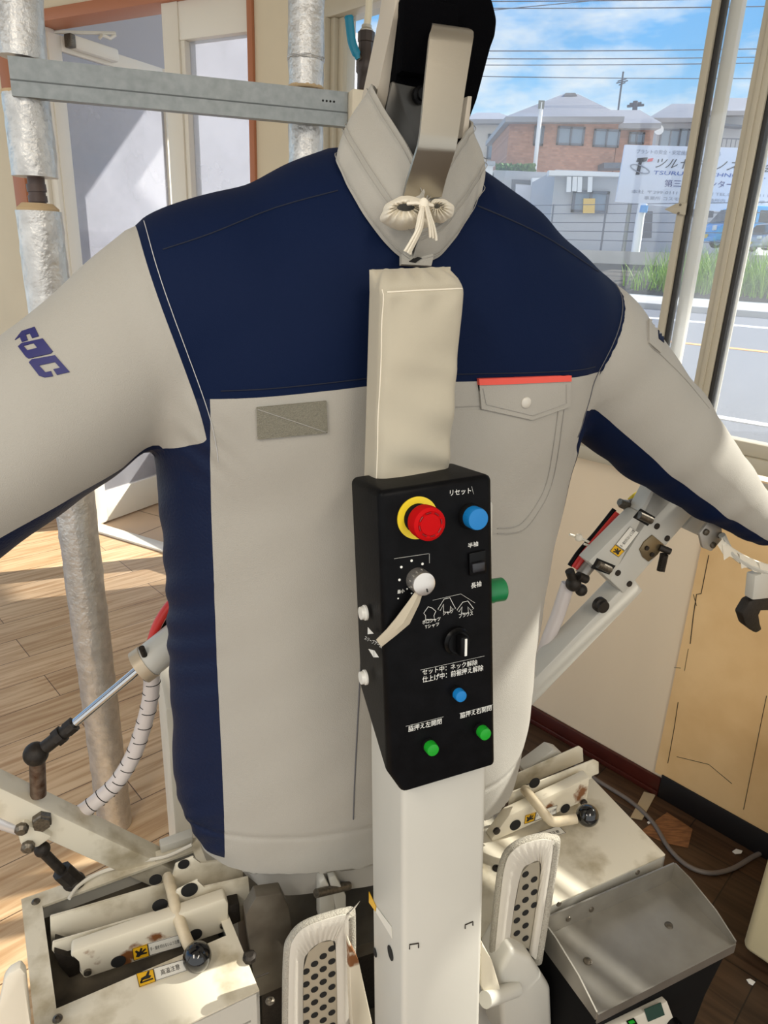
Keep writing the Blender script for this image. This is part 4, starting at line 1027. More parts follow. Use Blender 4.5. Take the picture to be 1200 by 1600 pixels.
b = B(); b.tube([padpt(0.215, q / 40) + EN * 0.0004 for q in range(41)], 0.0006, 6); b.tube([padpt(w / NW, 0.985) + EN * 0.0004 for w in range(13, NW - 12)], 0.0008, 6); b.build('pad_piping', M_cotton, pad)
# control box
nb = 0.022
c4 = [CP(602, 1232, nb), CP(775, 1193, nb), CP(770, 741, nb), CP(592, 768, nb)]
c4[0] = CP(620, 1238, nb); 
bl_ = CP(598, 1190, nb)
wD = 0.074
b = B()
fr_ = [CP(606, 1212, nb), CP(625, 1238, nb), c4[1], c4[2], c4[3]]
bk_ = [p - EN * wD for p in fr_]
q0 = CP(596, 1150, nb)
bk_ = [bk_[0] + ET * 0.058, bk_[1] + ET * 0.055, bk_[2] + ET * 0.055, bk_[3], bk_[4]]
v = b.add(fr_ + bk_, [(0, 1, 2, 3, 4), (9, 8, 7, 6, 5), (0, 5, 6, 1), (1, 6, 7, 2), (2, 7, 8, 3), (3, 8, 9, 4), (4, 9, 5, 0)])
es_ = [e for e in b.bm.edges if {e.verts[0], e.verts[1]} in ({v[3], v[4]}, {v[2], v[3]}, {v[4], v[0]}, {v[3], v[8]}, {v[4], v[9]}, {v[0], v[1]})]
bmesh.ops.bevel(b.bm, geom=es_, offset=0.0062, segments=4, affect='EDGES', profile=0.5, clamp_overlap=True)
box = b.build('control_box', M_black, mc, angle=60, label='black control box with push buttons')
BX = lambda x, y, o=0.0: CP(x, y, nb + o)
def button(x, y, r, h, m, name, label, ring=None, o=0.0, prof=None):
    p = BX(x, y, o)
    if ring: B().lathe([(ring[0], -0.001), (ring[0], ring[1] * 0.6), (ring[0] * 0.93, ring[1])], p, EN, 32).build('button_bezel', ring[2], box)
    pr = prof or [(r, 0), (r, h * 0.82), (r * 0.93, h * 0.97), (r * 0.5, h), (0.0004, h)]
    return B().lathe(pr, p, EN, 32).build(name, m, box, label=label)
# emergency stop
b = B(); p = BX(652, 809); b.lathe([(0.0195, 0), (0.0195, 0.0012), (0.0115, 0.0014), (0.0115, 0)], p, EN, 40); b.build('stop_ring', M_yel, box, label='yellow ring of the stop button')
B().lathe([(0.0135, 0), (0.0135, 0.005), (0.012, 0.006), (0.011, 0.014)], p, EN, 32).build('stop_collar', M_blkm, box)
es = B().lathe([(0.009, 0.010), (0.0150, 0.013), (0.0155, 0.020), (0.0148, 0.0265), (0.0120, 0.0285), (0.0112, 0.0278), (0.0098, 0.0276), (0.0093, 0.0285), (0.001, 0.0288)], p, EN, 40).build('stop_button', M_sred, box, label='red mushroom stop button')
b = B()
ex = EA; ey = ET
for k in range(8):
    a = k * math.pi / 4 + 0.2; b.tube([p + EN * 0.0283 + (ex * math.cos(a + d) + ey * math.sin(a + d)) * 0.0106 for d in (-0.22, 0, 0.22)], 0.0006, 5)
b.build('turn_arrow', mat('dark_red_plastic', (128, 20, 24), 0.5), es)
button(735, 806, 0.0105, 0.016, M_blue, 'push_button', 'large blue reset button', (0.0122, 0.005, M_blkm))
button(713, 1081, 0.0060, 0.011, M_blue, 'push_button', 'small blue release button', (0.0064, 0.004, M_blkm))
button(669, 1163, 0.0064, 0.012, M_green, 'push_button', 'left green button', (0.0068, 0.004, M_blkm))
button(750, 1139, 0.0064, 0.012, M_green, 'push_button', 'right green button', (0.0068, 0.004, M_blkm))
# dial
p = BX(652, 905); kn = B().lathe([(0.0112, 0), (0.0112, 0.014), (0.0106, 0.0158), (0.010, 0.016), (0.0005, 0.0161)], p, EN, 40).build('dial_knob', mat('knob_aluminium', (214, 208, 200), 0.25, 0.85), box, label='silver dial knob')
B().bar(p + EN * 0.0163 + EA * 0.003 - ET * 0.0075, p + EN * 0.0163 + EA * 0.0022 - ET * 0.0045, 0.0012, 0.0008, EN).build('pointer_mark', M_bprint, kn)
for k, (x, y) in enumerate(((643, 876), (660, 881), (627, 886), (624, 906), (636, 920), (622, 935), (643, 927))):
    B().lathe([(0.0012 if k < 4 else 0.0007, 0), (0.0012 if k < 4 else 0.0007, 0.0003)], BX(x, y, 0.0001), EN, 12).build('scale_dot', M_print, box)
# rocker switch
b = B(); qs = [BX(732, 899), BX(758, 894), BX(757, 858), BX(731, 864)]; b.prism(qs, EN * 0.003, 0.001); rk = b.build('rocker_switch', M_blk, box)
b = B(); qs = [BX(736, 894, 0.003), BX(755, 890, 0.003), BX(755, 876, 0.003), BX(735, 880, 0.003)]; b.prism(qs, EN * 0.004, 0.001); b.build('rocker', mat('rocker_plastic', (34, 34, 38), 0.3), rk)
# selector
p = BX(712, 1000); sel = B().lathe([(0.0138, 0), (0.0138, 0.004), (0.0118, 0.006), (0.0112, 0.008)], p, EN, 36).build('selector_switch', M_blk, box)
B().bar(p + EN * 0.013 - ET * 0.010, p + EN * 0.013 + ET * 0.010, 0.0075, 0.011, EN, 0.002).build('selector_handle', M_blk, sel)
B().bar(p + EN * 0.0190 - ET * 0.0085 + EA * 0.001, p + EN * 0.0190 + ET * 0.0085 + EA * 0.001, 0.0022, 0.0008, EN).build('pointer_mark', M_print, sel, label='white pointer line')
# white buttons on the left flank and the green one on the right flank
PSL = c4[3] - EN * 0.037
nl = (bk_[4] - fr_[4]).cross(ET).normalized()
if nl.x > 0: nl = -nl
def FL(x, y, off=0.0): return PN(x, y, PSL + nl * off, nl)
for y in (957, 1058): B().lathe([(0.0075, 0), (0.0075, 0.002), (0.0066, 0.0025), (0.0062, 0.006), (0.0004, 0.0064)], FL(572, y, -0.001), nl, 28).build('push_button', M_wbtn, box, label='white button on the flank of the box')
ng = nb - 0.018
pgr = CP(775, 922, ng); tf = (pgr - c4[2]).dot(ET) / (c4[1] - c4[2]).dot(ET)
fx_ = c4[2].lerp(c4[1], tf).x; lg = max(0.012, CP(786, 922, ng).x - fx_)
B().lathe([(0.0125, -0.001), (0.0125, lg * 0.35), (0.0118, lg * 0.36), (0.0118, lg - 0.001), (0.0108, lg), (0.001, lg)], Vector((fx_, pgr.y, pgr.z)), (1, 0, 0), 28).build('push_button', mat('dark_green_plastic', (16, 110, 62), 0.35), box, label='green button on the far flank')
# panel print
PF = lambda x, y: BX(x, y, 0.0003)
def ptext(body, a, b_, c, m=M_print, f=PF):
    q = B(); quad_text(q, body, f, a, b_, c); return q.build('lettering', m, box)
ptext('リセット', (703, 775), (736, 771), (703, 766)); ptext('半袖', (731, 857), (747, 853), (731, 849)); ptext('長袖', (736, 920), (752, 916), (736, 911))
ptext('最小', (621, 928), (632, 926), (621, 922)); ptext('最大', (659, 922), (671, 919), (659, 915))
ptext('ポロシャツ', (660, 976), (688, 970), (660, 969)); ptext('Tシャツ', (664, 983), (686, 978), (664, 977)); ptext('シャツ', (692, 962), (708, 958), (692, 956)); ptext('ブラウス', (717, 966), (739, 961), (717, 959))
ptext('セット中：ネック解除', (660, 1055), (746, 1039), (660, 1046)); ptext('仕上げ中：前裾押え解除', (660, 1067), (755, 1048), (660, 1057))
ptext('脇押え左開閉', (638, 1144), (690, 1131), (638, 1135)); ptext('脇押え右開閉', (719, 1123), (768, 1110), (719, 1114))
b = B()
for ln in ([(657, 1047), (757, 1025)], [(634, 1135), (693, 1120)], [(718, 1115), (770, 1101)], [(616, 873), (670, 865)], [(671, 865), (671, 880)], [(737, 760), (740, 772)], [(676, 938), (720, 928), (742, 942)]):
    b.tube([PF(*q) for q in ln], 0.00013, 4)
b.build('frame_line', M_print, box)
def shirt(name, pts):
    b = B(); b.tube([PF(*q) for q in pts], 0.00028, 5, closed=True); b.build(name, M_print, box)
shirt('garment_symbol', [(669, 948), (675, 950), (681, 955), (678, 962), (679, 968), (665, 968), (665, 962), (662, 958)]); shirt('garment_symbol', [(694, 936), (703, 934), (708, 944), (712, 951), (707, 952), (704, 947), (703, 957), (693, 956), (693, 944), (688, 954), (684, 952)]); shirt('garment_symbol', [(723, 941), (731, 939), (740, 951), (736, 954), (731, 948), (732, 958), (721, 958), (722, 948), (717, 956), (714, 953)])
b = B(); b.prism([FL(575, 980, .0005), FL(575, 991, .0005), FL(584, 990, .0005)], nl * 0.0003); b.prism([FL(576, 1014, .0005), FL(584, 1016, .0005), FL(584, 1027, .0005)], nl * 0.0003); b.prism([FL(585, 1016, .0005), FL(585, 1027, .0005), FL(592, 1027, .0005)], nl * 0.0003); b.build('arrow_mark', M_print, box)
FLq = lambda x, y: FL(x, y, 0.0005)
ptext('スリーブアーム', (569, 999), (596, 1013), (571, 993), f=FLq)
# strip of cloth hanging from the dial
b = B(); b.grid([[BX(652, 920, 0.013), BX(657, 921, 0.0145), BX(662, 922, 0.013)], [BX(638, 940, 0.011), BX(646, 945, 0.013), BX(655, 944, 0.011)], [BX(618, 967, 0.007), BX(630, 974, 0.009), BX(640, 975, 0.007)], [BX(604, 984, 0.005), BX(612, 990, 0.006), BX(620, 992, 0.005)], [BX(588, 1000, 0.003), BX(592, 1006, 0.004), BX(596, 1011, 0.003)]]); b.thick(0.0014)
st_ = b.build('cloth_strip', mat('grimy_cotton_strip', (178, 168, 148), 0.85, bump=0.2, bscale=700), None, MACH, angle=25); tag(st_, 'creased white cloth strip tied to the silver dial of the black box', 'strip')
# neck former
b = B(); b.prism([PV(604, 215, -0.03), PV(618, 130, -0.03), PV(640, -40, -0.03), PV(700, -70, -0.03), PV(752, -40, -0.03), PV(772, 0, -0.03), PV(779, 30, -0.03), PV(776, 56, -0.03), PV(737, 152, -0.03), PV(722, 240, -0.03), PV(630, 300, -0.03)], (0, 0.03, 0), 0.006, 3)
nf = b.build('neck_form', M_foam, mc, label='black neck form')
b = B(); b.prism([PV(582, 200, -0.012), PV(588, 150, -0.012), PV(600, 95, -0.012), PV(616, 20, -0.012), PV(624, -40, -0.012), PV(652, -40, -0.012), PV(640, 15, -0.012), PV(622, 95, -0.012), PV(601, 200, -0.012)], (0.0, 0.05, 0), 0.004); b.build('form_edge', mat('neck_form_board', (186, 176, 160), 0.5), nf, label='pale edge of the neck form')
b = B(); b.prism([PV(722, 215, -0.04), PV(731, 150, -0.04), PV(738, 150, -0.04), PV(731, 215, -0.04)], (0.0, 0.03, 0), 0.001); b.build('form_edge', MATS['neck_form_board'], nf)
b = B(); b.prism([PV(598, 190, -0.06), PV(612, 128, -0.06), PV(616, 127, -0.06), PV(620, 132, -0.06), PV(660, 137, -0.06), PV(662, 250, -0.06), PV(625, 250, -0.06)], (0, 0.004, 0), 0.001); pl = b.build('steel_plate', mat('dark_steel_plate', (74, 72, 68), 0.35, 0.6, var=0.3, vscale=30), nf)
B().lathe([(0.0085, 0), (0.0085, 0.006), (0.006, 0.007), (0.006, 0.012), (0.002, 0.012)], PV(655, 150, -0.060), (0, -1, 0), 12).build('bolt', M_blk, pl)
b = B(); b.box2(PV(632, -10, -0.05), PV(700, 130, -0.031), 0.004); b.build('form_block', M_foam, nf)
# brushed strap that holds the collar
sp_ = [((629, 316), (690, 308), -0.137), ((636, 285), (697, 280), -0.146), ((651, 236), (710, 240), -0.161), ((654, 225), (713, 230), -0.163), ((657, 205), (716, 212), -0.162), ((664, 130), (727, 138), -0.156), ((671, 62), (738, 70), -0.150), ((673, 48), (740, 58), -0.148), ((675, 41), (740, 50), -0.142), ((677, 38), (738, 47), -0.13), ((675, 36), (732, 44), -0.06)]
rows = [[PV(*l, v_).lerp(PV(*r, v_), t) for t in (0, 0.06, 0.5, 0.94, 1)] for l, r, v_ in sp_]
b = B(); b.grid(rows); b.thick(0.003); stp = b.build('collar_clamp', M_steel, mc, angle=50, label='bent brushed steel collar clamp')
# gathered cotton cover tied at the foot of the strap
def lobe(cx_, cy_, rx, ry, hx, hy, rhx, rhy, seed, v0_):
    """gathered pouch of cloth: folds run from the drawn hole to the puffed rim"""
    rows = []; nC = 80
    for j in range(11):
        t = j / 10; row = []
        for i in range(nC):
            a = 2 * math.pi * i / nC
            rr_ = 1 + 0.06 * math.sin(3 * a + seed) + 0.03 * math.sin(7 * a + 2 * seed)
            ox, oy = cx_ + rx * rr_ * math.cos(a), cy_ + ry * rr_ * math.sin(a); ix, iy = hx + rhx * math.cos(a), hy + rhy * math.sin(a)
            fold = 0.0030 * math.sin(15 * a + seed + 1.3 * math.sin(2 * a)) * (1 - t) ** 0.8
            puff = 0.011 * math.sin(math.pi * min(1, 0.12 + t * 0.88)) ** 0.7
            row.append(PV(ix + (ox - ix) * t, iy + (oy - iy) * t, v0_ - puff - fold + 0.012 * t * t))
        rows.append(row)
    b = B(); b.grid(rows, closed=True); b.thick(0.0012); return b
b = lobe(640, 334, 46, 27, 634, 324, 14, 6, 0.4, -0.147); cv = b.build('strap_cover', M_cotton, mc, angle=80, label='gathered cotton cover tied with string')
lobe(689, 329, 20, 19, 683, 322, 5, 4, 2.0, -0.150).build('cover_lobe', M_cotton, cv, angle=80)
rngs = random.Random(2)
for pts, r, nS in (([(661, 322), (659, 340), (655, 358), (645, 378), (636, 394)], 0.0034, 7), ([(666, 322), (671, 340), (675, 356), (677, 372)], 0.0034, 6), ([(660, 324), (656, 338), (654, 352), (652, 364)], 0.0022, 4)):
    b = B(); sp2 = smoothpts(pts, 5)
    for s_ in range(nS):
        dx, dv = rngs.uniform(-1, 1), rngs.uniform(-1, 1)
        b.tube([PV(x + dx * (1.5 + 4.0 * k / len(sp2)), y + (dx * 4 if k == len(sp2) - 1 else 0), -0.168 + dv * 0.002 + 0.008 * k / len(sp2)) for k, (x, y) in enumerate(sp2)], 0.0013, 6)
    b.build('tie_string', M_cotton, cv)
b = B(); b.sphere(PV(662, 320, -0.166), 0.0048, 14, (1.0, 0.8, 1.3)); b.tube([PV(636, 318, -0.160), PV(650, 317, -0.165), PV(662, 319, -0.167), PV(676, 321, -0.163)], 0.0017, 6); b.build('tie_knot', M_cotton, cv)
# cloth skirt of the inner bag below the hem
def skirt(z, k, n=64):
    out = []
    for i in range(n):
        a = 2 * math.pi * i / n; f = 1 + 0.03 * math.sin(7 * a) * k
        out.append(Vector((UC - 0.01 + 0.222 * (1 - 0.16 * k) * f * math.cos(a), 0.098 * (1 - 0.20 * k) * f * math.sin(a), z)))
    return out
b = B(); b.grid([skirt(0.80 - 0.115 * q / 6, q / 6) for q in range(7)], closed=True); b.build('inner_bag', mat('grey_bag_cloth', (172, 168, 160), 0.85), mc, angle=80, label='grey inner air bag below the hem')
# ---- pedestals
def plate(poly, v_, th, m, name, parent, bev=0.0015, label=None): return B().prism([PV(x, y, v_) for x, y in poly], (0, th, 0), bev).build(name, m, parent, label=label)
ZH = 0.665
def hframe(c, s0, s1, t0, t1):
    """top sheet with a slot; c: corners back left, back right, front right, front left; s, t: slot as fractions across and down"""
    b = B(); xs = [0, s0, s1, 1]; ys = [0, t0, t1, 1]
    at = lambda x, y: (c[0].lerp(c[1], x)).lerp(c[3].lerp(c[2], x), y)
    vs = [at(x, y) for x in xs for y in ys]
    fs = [(i * 4 + j, i * 4 + 4 + j, i * 4 + 5 + j, i * 4 + 1 + j) for i in range(3) for j in range(3) if not (i == 1 and j == 1)]
    b.add(vs, fs); b.thick(0.004); return b
def skirtwall(b, c, z0, z1, order=(0, 1, 2, 3), t=0.004):
    cen = sum(c, Vector((0, 0, 0))) / 4
    for k in order:
        p, q = c[k], c[(k + 1) % 4]; n = Vector((cen.x - (p.x + q.x) / 2, cen.y - (p.y + q.y) / 2, 0)).normalized() * t
        b.prism([Vector((p.x, p.y, z0)), Vector((q.x, q.y, z0)), Vector((q.x, q.y, z1)), Vector((p.x, p.y, z1))], n)
    return b
LBL, LBR = PZ(33, 1405, ZH), PZ(300, 1310, ZH)
_e = LBR - LBL; _d = Vector((_e.y, -_e.x, 0)).normalized() * 0.285
lc = [LBL, LBL + _e * 1.03, LBL + _e * 1.03 + _d, LBL + _d]
hl = hframe(lc, 0.10, 0.95, 0.09, 0.67).build('left_pedestal', M_dirty, mc, label='cream pedestal with a slotted top sheet')
skirtwall(B(), lc, 0.0, ZH - 0.002).build('pedestal_side', M_white, hl)
_f = [lc[0].lerp(lc[1], 0.06), lc[0].lerp(lc[1], 0.95), lc[3].lerp(lc[2], 0.95), lc[3].lerp(lc[2], 0.06)]
B().prism([Vector((p.x, p.y, 0.615)) for p in (_f[0], _f[1], _f[2], _f[3])], (0, 0, 0.004)).build('slot_floor', mat('grimy_slot', (88, 80, 66), 0.7, rgb2=(40, 34, 28), vscale=18), hl)
def screw(x, y, z, par, r=0.006, m=M_bolt): return B().lathe([(r, 0), (r * 0.9, r * 0.25), (r * 0.45, r * 0.45), (r * 0.4, r * 0.2), (0.0004, r * 0.2)], PZ(x, y, z), (0, 0, 1), 14).build('screw', m, par)
for x, y in ((56, 1409), (90, 1592), (422, 1564)): screw(x, y, ZH, hl)
B().lathe([(0.009, 0), (0.009, 0.006), (0.006, 0.009), (0.001, 0.009)], PZ(390, 1498, ZH), (0, 0, 1), 8).build('bolt', M_iron, hl)
# front edge lip of the left pedestal
b = B(); b.tube([PZ(205, 1600, ZH - 0.001), PZ(420, 1520, ZH - 0.001)], 0.0009, 6); b.build('fold_line', M_iron, hl)
pr = plate([(78, 1432), (268, 1379), (274, 1350), (302, 1338), (312, 1350), (380, 1340), (380, 1440), (80, 1486)], 0.012, 0.003, M_dirty, 'rear_rail', mc)
pf = plate([(82, 1472), (266, 1420), (276, 1391), (309, 1374), (318, 1388), (388, 1370), (392, 1412), (86, 1492), (81, 1486)], -0.022, 0.003, M_dirty, 'front_rail', mc)
bk = plate([(112, 1488), (352, 1404), (357, 1412), (357, 1455), (132, 1530), (124, 1520), (128, 1500), (110, 1496)], -0.050, 0.02, M_rusty, 'clamp_block', mc, 0.003)
for (x, y, r, v_, o, m) in ((243, 1374, 0.009, 0.011, pr, M_dark), (287, 1350, 0.008, 0.011, pr, M_dark), (250, 1414, 0.0105, -0.023, pf, M_dark), (296, 1390, 0.0115, -0.023, pf, M_dark), (185, 1502, 0.0095, -0.051, bk, M_dark), (305, 1460, 0.0095, -0.051, bk, M_dark)):
    B().lathe([(r, 0), (r, 0.0012)], PV(x, y, v_ + 0.0004), (0, -1, 0), 20).build('bore_hole', m, o)
for x, y in ((349, 1445), (137, 1518)): B().lathe([(0.005, 0), (0.005, 0.003), (0.002, 0.004)], PV(x, y, -0.051), (0, -1, 0), 10).build('bolt', M_bolt, bk)
plate([(84, 1488), (126, 1500), (126, 1520), (110, 1530), (92, 1510)], -0.03, 0.03, M_iron, 'pivot_end', mc); plate([(357, 1416), (374, 1412), (376, 1440), (358, 1448)], -0.04, 0.02, M_iron, 'pivot_end', mc)
def handle(pts, kp, kr, label):
    b = B(); b.tube(smoothpts([tuple(p) for p in pts], 6), 0.0078, 14); ho = b.build('clamp_handle', mat('aged_cream_rod', (206, 190, 160), 0.45, var=0.2, vscale=60), mc, label=label)
    B().sphere(kp, kr, 32, (1, 1, 1)).build('ball_knob', mat('gloss_black_ball', (10, 10, 12), 0.12, coat=0.5), ho); return ho
handle([PV(262, 1370, 0.02), PV(268, 1390, -0.01), PV(276, 1425, -0.04), PV(292, 1470, -0.075), PV(304, 1490, -0.095)], PV(308, 1495, -0.105), 0.0185, 'clamp handle with a black ball on the lettered-sleeve side')
def sticker(quad_y, quad_w, f, nrm, par, body, hand=True):
    n = Vector(nrm) * 0.0005
    b = B(); b.prism([f(*q) for q in quad_y], n); b.build('warning_label', M_stick_y, par, label='yellow hazard square')
    b = B(); b.prism([f(*q) for q in quad_w], n); b.build('warning_label', M_sticker, par, label='white warning strip')
    n2 = Vector(nrm) * 0.0009
    A, Bq, D_ = [Vector(f(*quad_y[k])) + n2 for k in (0, 1, 3)]
    hp = [(0.15, 0.25), (0.35, 0.18), (0.5, 0.3), (0.85, 0.28), (0.9, 0.4), (0.62, 0.46), (0.86, 0.66), (0.8, 0.76), (0.55, 0.58), (0.62, 0.86), (0.5, 0.88), (0.4, 0.6), (0.22, 0.8), (0.12, 0.72), (0.25, 0.5)] if hand else [(0.1, 0.2), (0.9, 0.2), (0.9, 0.3), (0.1, 0.3), (0.1, 0.34), (0.3, 0.40), (0.72, 0.36), (0.84, 0.5), (0.70, 0.58), (0.82, 0.86), (0.70, 0.88), (0.52, 0.62), (0.22, 0.56)]
    b = B(); b.prism([A + (Bq - A) * x + (D_ - A) * y for x, y in hp], Vector(nrm) * 0.0002); b.build('hazard_symbol', M_bprint, par)
    bd = [Vector(f(*q)) + n2 for q in quad_w]; b = B(); b.tube(bd, 0.0004, 4, closed=True); b.tube([Vector(f(*q)) + n2 for q in quad_y], 0.0004, 4, closed=True); b.build('label_border', M_bprint, par)
    W = [Vector(f(*q)) + n2 for q in quad_w]; ex_ = W[1] - W[0]; ey_ = W[3] - W[0]
    vs, fs, x0, x1, y0, y1 = text_mesh(body)
    sc = 0.62 if len(body) < 6 else 0.92; hh_ = 0.45 if len(body) < 6 else 0.32
    b = B(); b.add([W[0] + ex_ * ((1 - sc) / 2 + sc * (v_.x - x0) / (x1 - x0)) + ey_ * ((1 - hh_) / 2 + hh_ * (v_.y - y0) / (y1 - y0)) for v_ in vs], fs); b.build('lettering', M_bprint, par)
fB = lambda x, y: PV(x, y, -0.0505); fT = lambda x, y: PZ(x, y, ZH + 0.0022)
sticker([(209, 1500), (233, 1493), (230, 1475), (207, 1482)], [(234, 1492), (283, 1478), (280, 1460), (231, 1474)], fB, (0, -1, 0), bk, '手・指を切らないよう注意')
sticker([(218, 1543), (243, 1534), (239, 1515), (213, 1522)], [(244, 1533), (292, 1517), (287, 1500), (240, 1514)], fT, (0, 0, 1), hl, '高温注意', False)
B().prism([PZ(249, 1322, ZH), PZ(252, 1334, ZH), PZ(302, 1318, ZH), PZ(300, 1304, ZH)], (0, 0, 0.014), 0.002).build('rear_bracket', M_white, mc)
b = B(); b.tube(smoothpts([PZ(108, 1404, ZH + .006), PZ(125, 1382, ZH + .006), PZ(160, 1362, ZH + .006), PZ(215, 1347, ZH + .006), PZ(260, 1338, ZH + .008), PZ(300, 1320, ZH + .02)], 6), 0.0028, 8); b.build('air_tube', mat('clear_air_tube', (220, 214, 200), 0.25), mc)
# right pedestal
_p1, _p2, _p3 = PZ(925, 1215, ZH), PZ(1040, 1335, ZH), PZ(850, 1420, ZH)
_w = (_p3 - _p2) * 1.75
rc = [_p1 + _w, _p1, _p2, _p2 + _w]
hr = B().prism([Vector((p.x, p.y, ZH - 0.004)) for p in rc], (0, 0, 0.004), 0.001).build('right_pedestal', M_dirty, mc, label='cream pedestal beside the steel tray')
skirtwall(B(), rc, 0.0, ZH - 0.004).build('pedestal_side', M_white, hr)
screw(776, 1357, ZH, hr, 0.007, M_iron)
plate([(795, 1215), (905, 1166), (911, 1170), (912, 1190), (795, 1238)], 0.022, 0.003, M_dirty, 'rear_rail', mc); p2 = plate([(795, 1240), (928, 1187), (936, 1191), (936, 1209), (795, 1263)], -0.018, 0.003, M_dirty, 'front_rail', mc)
b = B(); b.prism([PV(820, 1205, 0.035), PV(864, 1172, 0.035), PV(878, 1176, 0.035), PV(880, 1190, 0.035), PV(822, 1214, 0.035)], (0, 0.028, -0.002), 0.002); b.build('rear_bracket', M_white, mc)
b = B(); b.prism([PV(800, 1262, -0.014), PV(925, 1212, -0.014), PV(922, 1206, 0.02), PV(800, 1255, 0.02)], (0, 0, -0.006)); b.build('rail_base', M_dirty, mc)
b2 = plate([(768, 1312), (795, 1275), (922, 1214), (918, 1250), (770, 1316)], -0.046, 0.02, M_rusty, 'clamp_block', mc, 0.003)
for (x, y, r, v_, o) in ((835, 1223, 0.010, -0.019, p2), (883, 1263, 0.009, -0.047, b2), (805, 1289, 0.010, -0.047, b2)): B().lathe([(r, 0), (r, 0.0012)], PV(x, y, v_ + 0.0004), (0, -1, 0), 20).build('bore_hole', M_dark, o)
for x, y in ((911, 1253), (775, 1297)): B().lathe([(0.006, 0), (0.006, 0.004), (0.003, 0.005)], PV(x, y, -0.047), (0, -1, 0), 10).build('bolt', M_iron, b2)
handle([PV(820, 1234, -0.03), PV(828, 1243, -0.05), PV(845, 1264, -0.075), PV(858, 1280, -0.090), PV(868, 1284, -0.094), PV(900, 1279, -0.100)], PV(918, 1274, -0.102), 0.0178, 'bent clamp handle with a black ball on the window side')
fB2 = lambda x, y: PV(x, y, -0.0465)
sticker([(819, 1287), (834, 1282), (837, 1269), (821, 1274)], [(835, 1282), (868, 1271), (870, 1258), (838, 1268)], fB2, (0, -1, 0), b2, '手・指を切らないよう注意')
sticker([(831, 1317), (845, 1311), (839, 1302), (823, 1309)], [(846, 1311), (884, 1302), (873, 1291), (840, 1302)], fT, (0, 0, 1), hr, '高温注意', False)
# deck between the pedestals
M_deck = mat('grimy_deck_steel', (110, 104, 92), 0.55, 0.3, rgb2=(70, 62, 52), vscale=14)
B().box2((-0.213, -0.10, 0.575), (0.083, 0.10, 0.600)).build('deck', M_deck, mc); B().box2((-0.213, -0.10, 0.0), (0.083, 0.10, 0.575)).build('base_cabinet', M_iron, mc)
plate([(384, 1430), (400, 1402), (440, 1396), (452, 1420), (462, 1490), (470, 1530), (400, 1560)], -0.102, 0.02, M_deck, 'deck_bracket', mc)
for x, y in ((418, 1468), (385, 1405), (438, 1445)): B().lathe([(0.011, 0), (0.011, 0.005), (0.007, 0.008), (0.007, 0.012), (0.001, 0.012)], PZ(x, y, 0.600), (0, 0, 1), 10).build('bolt', M_bolt, mc)
b = B(); b.prism([PV(500, 1380, -0.09), PV(508, 1372, -0.09), PV(522, 1400, -0.09), PV(526, 1440, -0.09), PV(500, 1440, -0.09)], (0, 0.02, 0), 0.002); b.build('link_plate', M_white, mc)
b = B(); b.prism([PV(514, 1372, -0.09), PV(524, 1368, -0.09), PV(541, 1400, -0.09), PV(541, 1440, -0.09), PV(528, 1440, -0.09)], (0.0, 0.02, 0), 0.002); b.build('link_plate', M_white, mc)
B().cyl(PV(494, 1396, -0.10), PV(545, 1384, -0.08), 0.006).build('link_pin', M_bolt, mc)
plate([(545, 1470), (560, 1500), (582, 1600), (552, 1640), (548, 1560)], -0.20, 0.012, M_rusty, 'press_lever', mc); plate([(752, 1470), (768, 1500), (782, 1545), (776, 1570), (760, 1560), (752, 1540)], -0.265, 0.012, M_rusty, 'press_lever', mc)
B().box2((-0.20, -0.20, 0.30), (0.13, -0.10, 0.46), 0.004).build('lever_housing', M_deck, mc)
